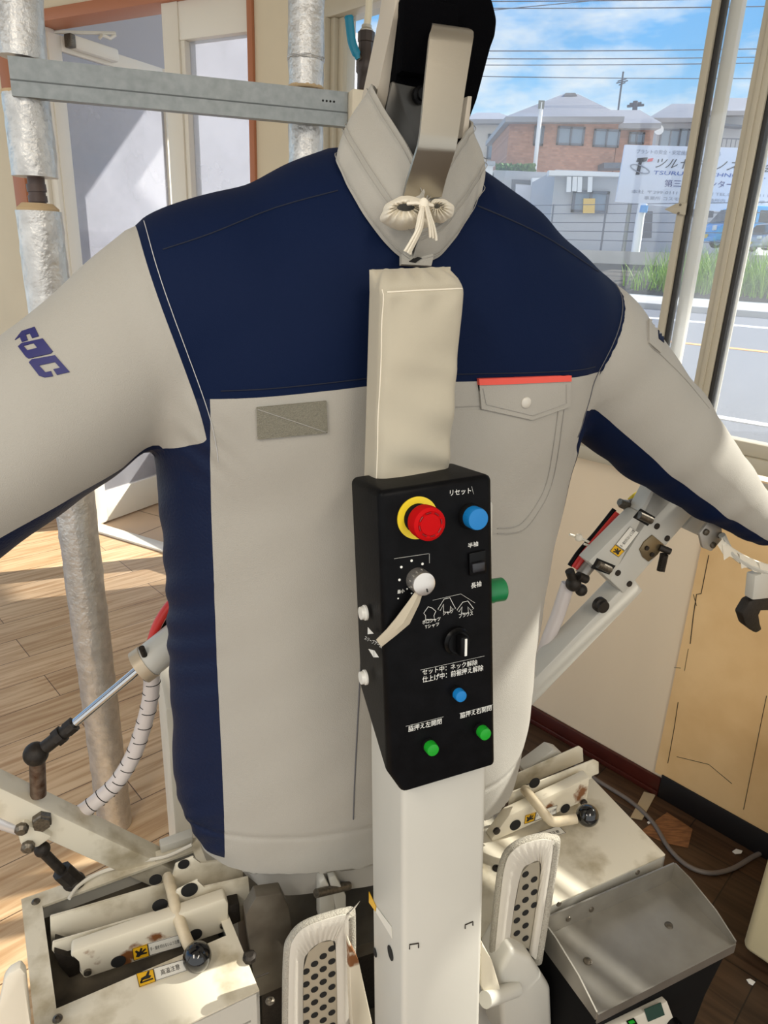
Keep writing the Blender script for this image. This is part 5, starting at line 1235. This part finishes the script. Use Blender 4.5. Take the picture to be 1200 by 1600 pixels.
# ---- perforated hem press paddles
def paddle(outer, inner, v_, label, rowsN, stem=None, d0=(0, 0)):
    pth = smoothpts(outer, 5)
    b = B(); b.prism([PV(x, y, v_ + 0.006) for x, y in outer], (0, 0.012, 0), 0.003); root = b.build('hem_paddle', M_mesh, mc, label=label)
    b = B(); b.tube([PV(x, y, v_ + 0.004) for x, y in pth], 0.0085, 12); b.build('paddle_rim', M_mesh, root)
    b = B(); N_ = 14
    sm = smoothpts(inner, 4); big = smoothpts(outer, 4)
    rr = []
    for j in range(5):
        t = j / 4; row = []
        for i in range(61):
            s_ = i / 60
            A = sm[min(int(s_ * (len(sm) - 1)), len(sm) - 2)]; A2 = sm[min(int(s_ * (len(sm) - 1)) + 1, len(sm) - 1)]; fr = s_ * (len(sm) - 1) - int(s_ * (len(sm) - 1)) if s_ < 1 else 1
            Bp = big[min(int(s_ * (len(big) - 1)), len(big) - 2)]; B2 = big[min(int(s_ * (len(big) - 1)) + 1, len(big) - 1)]; fb = s_ * (len(big) - 1) - int(s_ * (len(big) - 1)) if s_ < 1 else 1
            ax, ay = A[0] + (A2[0] - A[0]) * fr, A[1] + (A2[1] - A[1]) * fr; bx, by = Bp[0] + (B2[0] - Bp[0]) * fb, Bp[1] + (B2[1] - Bp[1]) * fb
            g = 0.0022 * math.sin(i * 2.1) * (1 - t) * max(0, 1 - abs(s_ - 0.5) * 2.6)
            row.append(PV(ax + (bx - ax) * t, ay + (by - ay) * t, v_ - 0.004 - 0.004 * math.sin(math.pi * t) - g + 0.004 * (1 - t)))
        rr.append(row)
    b.grid(rr); b.thick(0.0012); b.build('gathered_cover', mat('pale_cover_cloth', (196, 190, 178), 0.85, bump=0.2, bscale=700), root, angle=70)
    b = B(); b.prism([PV(x, y, v_ + 0.001) for x, y in inner], (0, 0.003, 0)); pp = b.build('perforated_plate', mat('perforated_steel', (178, 170, 152), 0.4, 0.4), root)
    b = B(); cxs = [p[0] for p in inner]; cys = [p[1] for p in inner]
    def ins(x, y):
        c = False
        for i in range(len(inner)):
            a, q = inner[i], inner[i - 1]
            if (a[1] > y) != (q[1] > y) and x < (q[0] - a[0]) * (y - a[1]) / (q[1] - a[1]) + a[0]: c = not c
        return c
    for r in range(-4, 24):
        for c in range(-3, 8):
            x = min(cxs) + d0[0] + c * 13.5; y = min(cys) + d0[1] + r * 20.0 + c * 8.0
            if all(ins(x + dx, y + dy) for dx, dy in ((0, 0), (-3, 0), (3, 0), (0, 4), (0, -6))): b.lathe([(0.0050, 0), (0.0050, 0.0005)], PV(x, y, v_ + 0.0008), (0, -1, 0), 14)
    ho = b.build('perforation', M_dark, pp); ho['kind'] = 'stuff'  # dark discs paint the shade inside the holes
    return root
paddle([(450, 1640), (452, 1500), (460, 1466), (480, 1448), (520, 1434), (542, 1430), (546, 1445), (546, 1640)], [(474, 1640), (474, 1515), (482, 1488), (500, 1473), (520, 1470), (525, 1490), (528, 1640)], -0.175, 'perforated hem paddle at the lettered-sleeve side', 8, d0=(4, 8))
pd = paddle([(768, 1545), (780, 1420), (790, 1350), (808, 1325), (840, 1313), (860, 1314), (864, 1330), (838, 1500)], [(792, 1525), (800, 1440), (814, 1365), (828, 1350), (843, 1346), (844, 1370), (833, 1450), (826, 1490)], -0.225, 'perforated hem paddle beside the steel tray', 8, d0=(2, 4))
b = B(); b.prism([PV(780, 1520, -0.25), PV(800, 1485, -0.25), PV(833, 1500, -0.25), PV(862, 1545, -0.25), PV(866, 1640, -0.25), PV(786, 1640, -0.25)], (0, 0.055, 0), 0.008, 3); b.build('paddle_housing', M_white, mc, label='rounded cream housing under the paddle')
B().cyl(PV(758, 1562, -0.272), PV(806, 1545, -0.252), 0.010).build('paddle_shaft', M_white, mc)
# rear casing and side guard
p = PV(258, 1108, 0.22); B().box2((p.x, 0.22, 0.0), (0.16, 0.48, p.z), 0.006).build('rear_casing', M_plastic, mc)
b = B(); b.prism([PV(-8, 1600, -0.16), PV(6, 1532, -0.16), PV(14, 1522, -0.16), PV(32, 1512, -0.16), PV(40, 1522, -0.16), PV(47, 1600, -0.16), PV(52, 1760, -0.16), PV(-20, 1760, -0.16)], (0, 0.012, 0), 0.003); b.build('side_guard', M_plastic, mc, label='milky plastic guard')
# ---- left sleeve arm
VA = 0.105
ar = B(); ar.bar(PV(262, 1362, VA), PV(-190, 1150, VA), 0.04, 0.040, (0, 1, 0), 0.003); al = ar.build('sleeve_arm', M_dirty, mc, label='square cream sleeve arm on the door side')
B().lathe([(0.0135, 0), (0.0135, 0.008), (0.0115, 0.010), (0.0115, 0.0135), (0.002, 0.0135)], PV(66, 1279, VA - 0.020), (0, -1, 0), 6).build('bolt', M_bolt, al)
b = B(); b.prism([PV(36, 1286, VA - 0.03), PV(83, 1308, VA - 0.03), PV(58, 1326, VA - 0.03), PV(32, 1322, VA - 0.03), PV(28, 1308, VA - 0.03)], (0, 0.045, 0), 0.004); br = b.build('arm_bracket', M_dirty, al)
for x, y in ((44, 1321), (34, 1293)): B().lathe([(0.009, 0), (0.009, 0.006), (0.005, 0.010), (0.001, 0.010)], PV(x, y, VA - 0.031), (0, -1, 0), 8).build('bolt', M_bolt, br)
b = B(); b.sphere(PV(66, 1327, VA - 0.02), 0.011, 16); b.cyl(PV(66, 1330, VA - 0.02), PV(108, 1372, VA - 0.02), 0.007); b.cyl(PV(96, 1360, VA - 0.02), PV(122, 1383, VA - 0.02), 0.014, seg=8); b.sphere(PV(116, 1378, VA - 0.02), 0.016, 16, (1, 1, 0.8)); b.build('ball_joint', M_iron, al)
B().tube([PV(-60, 1262, VA - 0.0), PV(0, 1281, VA), PV(34, 1292, VA)], 0.012, 14).build('arm_tube', mat('pale_tube', (206, 204, 204), 0.3, 0.3), al)
VC = 0.10
cy_ = B().cyl(PV(228, 1036, VC), PV(300, 978, VC), 0.0235, seg=28).build('air_cylinder', M_white, mc, label='cream air cylinder of the door-side arm')
B().cyl(PV(218, 1043, VC), PV(232, 1033, VC), 0.0250, seg=28).build('cylinder_cap', mat('tan_cap', (186, 170, 146), 0.4, 0.3), cy_)
B().cyl(PV(226, 1024, VC - 0.015), PV(221, 1012, VC - 0.02), 0.004).build('port_fitting', M_iron, cy_)
B().cyl(PV(222, 1041, VC), PV(112, 1134, VC), 0.0062, seg=18).build('piston_rod', M_chrome, cy_)
b = B(); b.cyl(PV(116, 1131, VC), PV(105, 1140, VC), 0.011, seg=8); b.cyl(PV(106, 1140, VC), PV(70, 1168, VC), 0.0095); b.cyl(PV(98, 1146, VC), PV(88, 1154, VC), 0.0125, seg=8); b.sphere(PV(56, 1178, VC), 0.0165, 20); b.build('rod_end', M_iron, cy_)
B().cyl(PV(58, 1185, VC), PV(60, 1242, VC), 0.0105).build('rusty_post', M_rustpipe, cy_)
b = B(); b.tube([p + Vector((0, 0, 0)) for p in [PV(x, y, 0.12) for x, y in smoothpts([(236, 1006), (246, 976), (262, 950), (285, 925)])]], 0.007, 12); b.build('red_hose', M_redhose, cy_); b = B(); b.tube([PV(x, y, 0.13) for x, y in smoothpts([(242, 1008), (254, 980), (270, 958), (290, 938)])], 0.006, 12); b.build('black_hose', M_blk, cy_)
hp = smoothpts([(238, 1050), (235, 1090), (224, 1135), (208, 1180), (184, 1220), (155, 1248), (122, 1272), (100, 1280)], 10)
hs = B().tube([PV(x, y, 0.125) for x, y in hp], 0.0118, 16).build('spiral_hose', M_hosew, mc, label='pale hose in spiral wrap')
b = B()
for k in range(4, len(hp) - 6, 5):
    c = PV(*hp[k], 0.125); t = (PV(*hp[k + 1], 0.125) - c).normalized(); x = t.orthogonal().normalized(); y = t.cross(x)
    b.tube([c + (x * math.cos(a) + y * math.sin(a)) * 0.0120 + t * 0.008 * (a / 6.28 - 0.5) for a in [2 * math.pi * q / 20 for q in range(21)]], 0.0007, 4)
b.build('spiral_wrap', M_iron, hs)
# ---- right sleeve arm
VR = 0.105
a1 = B(); a1.bar(PV(640, 1262, VR), PV(985, 905, VR), 0.042, 0.042, (0, 1, 0), 0.003); ra = a1.build('sleeve_arm', M_white, mc, label='square cream sleeve arm on the window side')
B().lathe([(0.0135, 0), (0.0135, 0.008), (0.011, 0.011), (0.011, 0.016), (0.001, 0.016)], PV(935, 943, VR - 0.021), (0, -1, 0), 18).build('bolt', M_iron, ra)
def RP(x, y, o=0.0): return PV(x, y, VR - 0.026 - o)
b = B(); b.prism([RP(953, 907), RP(975, 928), RP(1085, 802), RP(1078, 775), RP(1045, 740), RP(1022, 764)], (0, 0.034, 0), 0.003)
hs_ = b.build('arm_slide', M_white, ra, label='cream slide housing with a warning label')
b = B(); b.prism([RP(920, 878), RP(953, 907), RP(1022, 764 + 36), RP(998, 800)], (0, 0.030, 0), 0.002); b.prism([RP(1000, 800), RP(1022, 813), RP(1066, 766), RP(1030, 745)], (0, 0.030, 0), 0.002); b.build('slide_cover', M_white, hs_)
for q in ([(933, 872), (962, 884), (952, 898), (924, 888)], [(1002, 795), (1024, 808), (1012, 822), (990, 809)]):
    b = B(); b.prism([RP(*p, 0.0006) for p in q], (0, 0.002, 0)); wd = b.build('slide_window', M_dark, hs_)
    c = [sum(p[k] for p in q) / 4 for k in (0, 1)]; B().cyl(RP(c[0] - 9, c[1] - 4, 0.004), RP(c[0] + 10, c[1] + 5, 0.004), 0.0065).build('guide_roller', M_bolt, wd)
for x, y in ((1026, 822), (1042, 841), (965, 895), (983, 912)): B().lathe([(0.0055, 0), (0.0055, 0.002), (0.002, 0.002)], RP(x, y, 0.0), (0, -1, 0), 14).build('screw', M_iron, hs_)
b = B(); b.prism([RP(998, 858), RP(1005, 846), RP(1018, 835), RP(1036, 850), RP(1026, 866), RP(1012, 877), RP(1003, 870)], (0, -0.003, 0), 0.001); bp_ = b.build('brass_plate', mat('dull_brass', (128, 112, 84), 0.4, 0.7), hs_)
for x, y in ((1010, 856), (1018, 866)): B().lathe([(0.0042, 0), (0.0042, 0.003), (0.001, 0.003)], RP(x, y, 0.003), (0, -1, 0), 8).build('screw', M_iron, bp_)
B().cyl(RP(1030, 855, 0.003), RP(1047, 862, 0.012), 0.006).build('spring_pin', M_iron, bp_)
b = B(); s0, s1 = RP(1038, 866, 0.010), RP(1032, 892, 0.010); ax = (s1 - s0); nn_ = ax.normalized(); x = nn_.orthogonal().normalized(); y = nn_.cross(x)
b.tube([s0 + ax * (k / 96) + (x * math.cos(k * 0.9) + y * math.sin(k * 0.9)) * 0.0062 for k in range(97)], 0.0014, 6); b.build('coil_spring', M_iron, bp_)
fR = lambda x, y: RP(x, y, 0.0006)
sticker([(966, 870), (975, 861), (961, 851), (953, 861)], [(976, 860), (998, 832), (984, 823), (962, 850)], fR, (0, -1, 0), hs_, '手・指を切らないよう注意')
b = B(); b.tube([PV(x, y, 0.13) for x, y in smoothpts([(898, 888), (912, 868), (935, 840), (966, 803)])], 0.007, 12); b.build('red_hose', M_redhose, ra); b = B(); b.tube([PV(x, y, 0.14) for x, y in smoothpts([(890, 884), (905, 862), (930, 834), (960, 796)])], 0.0045, 10); b.build('black_hose', M_blk, ra)
b = B(); b.cyl(PV(908, 898, 0.12), PV(1000, 785, 0.12), 0.012); b.build('cylinder_tube', mat('grey_tube', (150, 144, 136), 0.35, 0.4), ra)
b = B(); b.tube([PV(x, y, 0.13) for x, y in smoothpts([(984, 782), (996, 772), (1012, 768), (1026, 760)])], 0.005, 10); b.build('yellow_hose', M_yellowhose, ra)
b = B()
for x, y in ((976, 788), (990, 786), (985, 796)): b.sphere(PV(x, y, 0.115), 0.010, 14, (1.3, 1, 0.8))
b.cyl(PV(968, 784, 0.11), PV(1000, 796, 0.11), 0.006); b.build('hose_fitting', M_bolt, ra)
b = B(); b.sphere(PV(896, 912, 0.115), 0.014, 16); b.cyl(PV(890, 892, 0.115), PV(898, 915, 0.115), 0.008); b.sphere(PV(908, 922, 0.115), 0.011, 16); b.cyl(PV(903, 900, 0.11), PV(916, 905, 0.11), 0.008); b.build('hose_elbow', M_iron, ra)
for x, y in ((935, 858), (912, 843)):
    b = B(); b.tube([PV(x - 22, y - 8, 0.12), PV(x, y, 0.12), PV(x + 8, y + 4, 0.12)], 0.0022, 6); b.sphere(PV(x - 8, y - 3, 0.115), 0.007, 10); b.build('cable_tie', M_cotton, ra)
b = B(); b.tube([PV(x, y, 0.13) for x, y in smoothpts([(888, 912), (880, 935), (870, 965), (856, 1000), (846, 1030)])], 0.0125, 14); b.build('spiral_hose', M_hosew, ra)
# cuff clamp under the sleeve end
b = B(); b.prism([PV(1088, 800, 0.08), PV(1118, 812, 0.08), PV(1098, 840, 0.08), PV(1068, 826, 0.08)], (0, 0.05, 0), 0.004); b.build('arm_knuckle', M_white, ra)
b = B(); b.prism([PV(1093, 834, 0.03), PV(1108, 814, 0.03), PV(1128, 822, 0.03), PV(1130, 842, 0.03), PV(1112, 862, 0.03), PV(1098, 856, 0.03)], (0, 0.006, 0), 0.002); ck = b.build('cuff_clamp', mat('worn_clamp_plate', (176, 170, 160), 0.4, 0.5), ra)
for x, y in ((1102, 831), (1113, 851), (1126, 837)): B().lathe([(0.0055, 0), (0.0055, 0.004), (0.002, 0.005)], PV(x, y, 0.030), (0, -1, 0), 12).build('bolt', M_bolt, ck)
b = B(); b.tube([PV(x, y, 0.02) for x, y in smoothpts([(1128, 836), (1142, 862), (1165, 880), (1195, 893), (1230, 900)])], 0.006, 8); b.build('clamp_rail', M_white, ck)
b = B(); b.grid([[PV(x, y, 0.015), PV(x + 6 + 5 * math.sin(k), y + 20 + 3 * math.sin(k * 2), 0.02)] for k, (x, y) in enumerate(smoothpts([(1126, 838), (1140, 852), (1165, 868), (1195, 880), (1225, 888)]))]); b.thick(0.003); b.build('clamp_cloth', M_cotton, ck)
b = B(); b.prism([PV(1160, 960, 0.02), PV(1172, 940, 0.02), PV(1196, 930, 0.02), PV(1215, 940, 0.02), PV(1210, 955, 0.02), PV(1188, 950, 0.02), PV(1182, 962, 0.02), PV(1192, 984, 0.02), PV(1182, 990, 0.02), PV(1166, 978, 0.02)], (0, 0.02, 0), 0.004); b.build('clamp_jaw', M_iron, ck)
b = B(); b.prism([PV(1180, 900, 0.015), PV(1205, 893, 0.015), PV(1205, 935, 0.015), PV(1176, 938, 0.015)], (0, 0.02, 0), 0.003); b.build('clamp_link', M_white, ck)
# ------------------------------------------------------------------ tray cabinet
ZT = 0.628
_bl, _br, _fr, _fl = PZ(852, 1462, ZT), PZ(1048, 1376, ZT), PZ(1148, 1476, ZT), PZ(925, 1590, ZT)
_ang = math.atan2(((_br - _bl) + (_fr - _fl)).y, ((_br - _bl) + (_fr - _fl)).x)
TL_ = Matrix.Translation((_br.x, _br.y, 0)) @ Matrix.Rotation(_ang, 4, 'Z'); TI = TL_.inverted()
tc_ = empty('tray_cabinet', MACH @ TL_, 'black cabinet with an open stainless tray on top, right of the column', 'cabinet')
_q = [TI @ p for p in (_bl, _br, _fr, _fl)]
ub0, ub1 = (_q[0].x + _q[3].x) / 2, (_q[1].x + _q[2].x) / 2; vb_, vf_ = (_q[0].y + _q[1].y) / 2, (_q[2].y + _q[3].y) / 2
TPN = lambda x, y, p, n: TI @ PN(x, y, TL_ @ Vector(p), TL_.to_3x3() @ Vector(n))
B().box2((ub0, vf_, ZT - 0.002), (ub1, vb_, ZT)).build('tray', M_tray, tc_)
B().box2((ub0, vb_, ZT - 0.02), (ub1, vb_ + 0.0025, ZT + 0.036)).build('tray_back', M_tray, tc_)
for u_, w_ in ((ub0, -0.0022), (ub1, 0.0022)):
    B().prism([Vector((u_, vf_, ZT - 0.008)), Vector((u_, vf_, ZT + 0.006)), Vector((u_, vf_ + 0.04, ZT + 0.024)), Vector((u_, vb_ - 0.03, ZT + 0.035)), Vector((u_, vb_, ZT + 0.036)), Vector((u_, vb_, ZT - 0.008))], (w_, 0, 0)).build('tray_side', M_tray, tc_)
B().box2((ub0, vf_ - 0.002, ZT - 0.014), (ub1, vf_, ZT + 0.003)).build('tray_lip', M_tray, tc_)
for x, y in ((918, 1502), (1045, 1446)): B().lathe([(0.0062, 0), (0.0055, 0.0018), (0.003, 0.003), (0.0005, 0.003)], TI @ PZ(x, y, ZT), (0, 0, 1), 16).build('screw', M_bolt, tc_)
for x, y in ((873, 1412), (996, 1363), (888, 1436), (924, 1421)): B().lathe([(0.0045, 0), (0.004, 0.0015), (0.0005, 0.0022)], TPN(x, y, (0, vb_ - 0.0001, 0), (0, 1, 0)), (0, -1, 0), 14).build('screw', M_bolt, tc_)
B().prism([Vector((ub0 + 0.004, vf_ + 0.004, ZT - 0.012)), Vector((ub0 + 0.004, vb_ + 0.005, ZT - 0.012)), Vector((ub0 + 0.004, vb_ + 0.005, 0)), Vector((ub0 + 0.004, vf_ + 0.05, 0)), Vector((ub0 + 0.004, vf_ + 0.02, 0.50))], (ub1 - ub0 - 0.008, 0, 0), 0.003).build('cabinet_body', M_blkm, tc_)
n_c = Vector((0, -1, 0.14)).normalized()
CPN = lambda x, y, o=0.0: TPN(x, y, Vector((0.0, vf_ + 0.008, ZT - 0.05)) + n_c * o, n_c)
b = B(); b.prism([CPN(935, 1620), CPN(1058, 1620), CPN(1034, 1556), CPN(930, 1606)], n_c * 0.010, 0.001); cpn = b.build('control_panel', mat('panel_grey', (196, 190, 176), 0.5), tc_)
b = B(); b.prism([CPN(1012, 1596, .0102), CPN(1038, 1585, .0102), CPN(1032, 1566, .0102), CPN(1006, 1577, .0102)], n_c * 0.001); b.build('display', M_lcd, cpn)
b = B(); b.prism([CPN(982, 1604, .0102), CPN(995, 1599, .0102), CPN(990, 1590, .0102), CPN(978, 1595, .0102)], n_c * 0.003, 0.0005); b.build('panel_switch', M_blk, cpn); b = B(); b.prism([CPN(984, 1600, .0135), CPN(992, 1597, .0135), CPN(989, 1593, .0135), CPN(981, 1596, .0135)], n_c * 0.001); b.build('switch_window', M_green, cpn)
B().lathe([(0.013, 0), (0.013, 0.012), (0.011, 0.014), (0.001, 0.014)], CPN(1050, 1602, .010), n_c, 24).build('panel_knob', M_blk, cpn)
# ------------------------------------------------------------------ things about the room
def FP(x, y, z): return WZ(x, y, z)
def foil(b, p, q, r, seed, bulge=0.0):
    p = Vector(p); q = Vector(q); n = max(8, int((q - p).length / 0.02)); rg = random.Random(seed)
    ax = (q - p).normalized(); x = ax.orthogonal().normalized(); y = ax.cross(x); rows = []
    for i in range(n + 1):
        c = p.lerp(q, i / n); rows.append([c + (x * math.cos(2 * math.pi * k / 32) + y * math.sin(2 * math.pi * k / 32)) * (r + rg.uniform(-1, 1) * 0.0016) for k in range(32)])
    b.grid(rows, closed=True); b.add(rows[0], [tuple(range(32))]); b.add(rows[-1], [tuple(range(32))]); return b
def pixz(x, y, d): return WY(x, y, d)
lp = WZ(180, 1288, 0.0)
pA = empty('foil_wrapped_pipe', Matrix.Translation((lp.x, lp.y, 0)), 'tall foil-wrapped pipe with a bare joint, before the open door', 'pipe', 'foil-wrapped pipes'); iA = Matrix.Translation((-lp.x, -lp.y, 0))
Yp = lp.y
g = lambda x, y: iA @ WY(x, y, Yp)
foil(B(), g(180, 1288) * 1.0, g(60, 330), 0.0445, 1).build('foil_wrap', M_foil, pA, label='long lower foil sleeve'); foil(B(), g(56, 277), g(40, 149), 0.0435, 2).build('foil_wrap', M_foil, pA, label='short middle foil sleeve'); foil(B(), g(36, 92), g(20, -140), 0.0425, 3).build('foil_wrap', M_foil, pA, label='upper foil sleeve')
B().cyl(g(62, 345), g(18, -140), 0.0165).build('bare_pipe', M_brownpipe, pA); b = B(); b.cyl(g(58, 300), g(56, 288), 0.0190); b.cyl(g(60, 316), g(58.5, 306), 0.0185); b.build('pipe_coupling', M_brownpipe, pA)
b = B(); b.lathe([(0.040, 0), (0.041, 0.006), (0.030, 0.016), (0.017, 0.012)], g(60, 331), (0, 0, 1), 24); b.build('wool_lining', M_wool, pA); b = B(); b.lathe([(0.0435, 0), (0.0435, 0.006), (0.017, 0.006)], g(40, 150), (0, 0, 1), 24); b.build('wool_lining', M_wool, pA)
pm = WY(478, 130, 1.78); pB = empty('foil_wrapped_pipe', Matrix.Translation((pm.x, pm.y, 0)), 'foil-wrapped pipe against the cream pillar behind the shoulder', 'pipe', 'foil-wrapped pipes'); iB = Matrix.Translation((-pm.x, -pm.y, 0)); g2 = lambda x, y: iB @ WY(x, y, 1.78)
foil(B(), Vector((0, 0, g2(478, 183).z)), Vector((0, 0, 0.0)), 0.0385, 4).build('foil_wrap', M_foil, pB); foil(B(), Vector((0, 0, g2(478, 136).z)), Vector((0, 0, 2.3)), 0.0385, 5).build('foil_wrap', M_foil, pB); foil(B(), Vector((0, 0, g2(478, 96).z)), Vector((0, 0, g2(478, 90).z)), 0.0400, 6).build('foil_tape', M_foil, pB)
B().cyl((0, 0, 1.5), (0, 0, 2.3), 0.016).build('bare_pipe', M_brownpipe, pB)
for y in (137, 186): B().lathe([(0.038, 0), (0.0395, 0.003), (0.038, 0.007), (0.016, 0.007)], (0, 0, g2(478, y).z - 0.004), (0, 0, 1), 24).build('wool_lining', M_wool, pB)
# galvanised channel across both pipes
zb = 1.835; qa = WZ(15, 118, zb); qb = WZ(545, 171, zb)
pa = Vector((-0.735, Yp - 0.055, zb)); pb = Vector((pm.x + 0.105, pm.y - 0.050, zb))
pa = WY(15, 118, Yp - 0.06); pb = WY(543, 171, pm.y - 0.052); zm = (pa.z + pb.z) / 2
dirb = (pb - pa).normalized(); nb_ = Vector((0, 0, 1)).cross(dirb).normalized()
if nb_.y > 0: nb_ = -nb_
b = B(); hh = 0.033
b.prism([pa + Vector((0, 0, -hh)) + nb_ * 0.0, pa + Vector((0, 0, hh)), pa + Vector((0, 0, hh)) - nb_ * 0.028, pa + Vector((0, 0, hh - 0.002)) - nb_ * 0.028, pa + Vector((0, 0, hh - 0.002)) - nb_ * 0.002, pa + Vector((0, 0, -hh + 0.002)) - nb_ * 0.002, pa + Vector((0, 0, -hh + 0.002)) - nb_ * 0.028, pa + Vector((0, 0, -hh)) - nb_ * 0.028], pb - pa)
gb_ = b.build('galvanised_channel', M_galv); tag(gb_, 'grey galvanised steel channel running level across both foil pipes', 'steel bar')
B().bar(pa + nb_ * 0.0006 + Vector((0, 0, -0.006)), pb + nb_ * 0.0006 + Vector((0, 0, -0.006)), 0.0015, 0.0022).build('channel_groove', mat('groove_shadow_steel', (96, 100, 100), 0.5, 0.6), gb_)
for k in range(4): B().lathe([(0.0022, 0), (0.0022, 0.0006)], pb - dirb * (0.03 + 0.008 * k) + nb_ * 0.0002 + Vector((0, 0, 0.012)), nb_, 10).build('rivet_hole', M_dark, gb_)
pc = pb + dirb * 0.002; b = B(); b.bar(pc, pc + dirb * 0.03, 0.06, 0.07, bev=0.004); eb = b.build('channel_end_block', mat('plaster_block', (216, 206, 184), 0.9, bump=0.4, bscale=80), gb_)
# ball valve
vd = 1.95; v0 = WY(570, 150, vd); vv = empty('ball_valve', Matrix.Translation((v0.x, v0.y, 0)), 'brown ball valve with a teal lever standing by the window jamb', 'valve'); iv = Matrix.Translation((-v0.x, -v0.y, 0)); gv = lambda x, y, d=vd: iv @ WY(x, y, d)
B().cyl((0, 0, 0), gv(570, 150), 0.012).build('riser_pipe', M_rustpipe, vv)
b = B(); b.lathe([(0.012, 0), (0.012, 0.02), (0.019, 0.022), (0.019, 0.055), (0.0225, 0.06), (0.0225, 0.085), (0.018, 0.10), (0.018, 0.12), (0.020, 0.122), (0.020, 0.142), (0.013, 0.145)], (0, 0, gv(570, 150).z - 0.01), (0, 0, 1), 8); b.build('valve_body', mat('bronze_valve', (70, 62, 58), 0.45, 0.6), vv)
zv = gv(574, 64).z; b = B(); b.lathe([(0.013, 0), (0.016, 0.004), (0.016, 0.022), (0.012, 0.026), (0.012, 0.032)], (0, 0, zv), (0, 0, 1), 8); b.build('hose_nut', mat('bright_nut', (190, 184, 170), 0.3, 0.7), vv)
B().tube([Vector((0, 0, zv + 0.025)), gv(576, 20), gv(580, -60)], 0.0085, 14).build('hose', mat('cream_hose', (224, 214, 186), 0.4), vv)
hd = smoothpts([(560, 92), (556, 82), (550, 66), (547, 44), (545, 24)], 5)
b = B(); b.tube([gv(x, y, vd - 0.02) for x, y in hd], [0.007] * 4 + [0.010] * (len(hd) - 6) + [0.011, 0.008], 12, flat=0.45, upv=(0, 1, 0)); b.build('lever', M_teal, vv)
B().cyl(gv(568, 92, vd), gv(560, 90, vd - 0.02), 0.006).build('valve_stem', M_bolt, vv)
# heater by the wall
hw = WALL.inverted() @ WZ(1157, 1482, 0.03); hs0 = hw.x; hn = hw.y
he = empty('fan_heater', WALL @ Matrix.Translation((hs0, hn, 0)), 'cream boxy fan heater standing on the dark floor at the frame edge', 'heater')
B().box2((0, 0, 0.03), (0.55, 0.24, 0.62), 0.018, 4).build('casing', M_heater, he)
for x in (0.06, 0.47): B().box2((x, 0.03, 0), (x + 0.05, 0.21, 0.035), 0.004).build('foot', M_blk, he)
gr = B().box2((0.075, -0.0015, 0.075), (0.50, 0.002, 0.20), 0.0).build('grille', M_dark, he)
for k in range(11): B().box2((0.075, -0.006, 0.078 + k * 0.0112), (0.50, -0.0005, 0.0845 + k * 0.0112), 0.001).build('grille_slat', M_heater, gr)
B().box2((0.085, -0.002, 0.215), (0.50, 0.002, 0.32), 0.0).build('air_outlet', M_dark, he)
# cable, flakes
b = B(); b.tube(smoothpts([FP(880, 1180, 0.007), FP(930, 1217, 0.007), FP(985, 1252, 0.007), FP(1020, 1285, 0.007), FP(1045, 1325, 0.007), FP(1075, 1353, 0.007), FP(1110, 1364, 0.007), FP(1145, 1357, 0.007), FP(1180, 1337, 0.007), FP(1215, 1322, 0.007)], 8), 0.0065, 10)
tag(b.build('power_cable', M_cable), 'thick grey cable curving over the dark floor to the heater', 'cable')
def flake(pts, lab, m=M_paper):
    b = B(); b.prism([FP(x, y, 0.0015) for x, y in pts], (0, 0, 0.002)); tag(b.build('paper_scrap', m), lab, 'scrap', 'scraps on the dark floor')
flake([(1144, 1331), (1150, 1327), (1160, 1330), (1158, 1334), (1149, 1335)], 'white paper scrap on the dark floor below the yellowed board'); flake([(1166, 1531), (1172, 1530), (1180, 1535), (1176, 1540), (1170, 1537)], 'white paper scrap on the dark floor nearest the viewer'); flake([(1011, 1285), (1015, 1283), (1018, 1286), (1013, 1288)], 'tiny white paper scrap lying beside the grey cable')
b = B(); b.prism([FP(985, 1278, 0.001), FP(1006, 1238, 0.001), FP(1024, 1243, 0.001), FP(1003, 1282, 0.001)], (0, 0, 0.003)); struct(b.build('floor_strip', mat('pale_floor_strip', (176, 158, 128), 0.7)), 'pale bare strip in the dark floor')
b = B(); b.prism([FP(1000, 1300, 0.0008), FP(1042, 1270, 0.0008), FP(1082, 1296, 0.0008), FP(1075, 1325, 0.0008), FP(1040, 1318, 0.0008)], (0, 0, 0.002)); struct(b.build('floor_patch', mat('bare_wood_patch', (150, 104, 64), 0.6, rgb2=(104, 66, 40), vscale=30, stretch=(1, 6, 1))), 'worn orange wood patch in the dark floor')
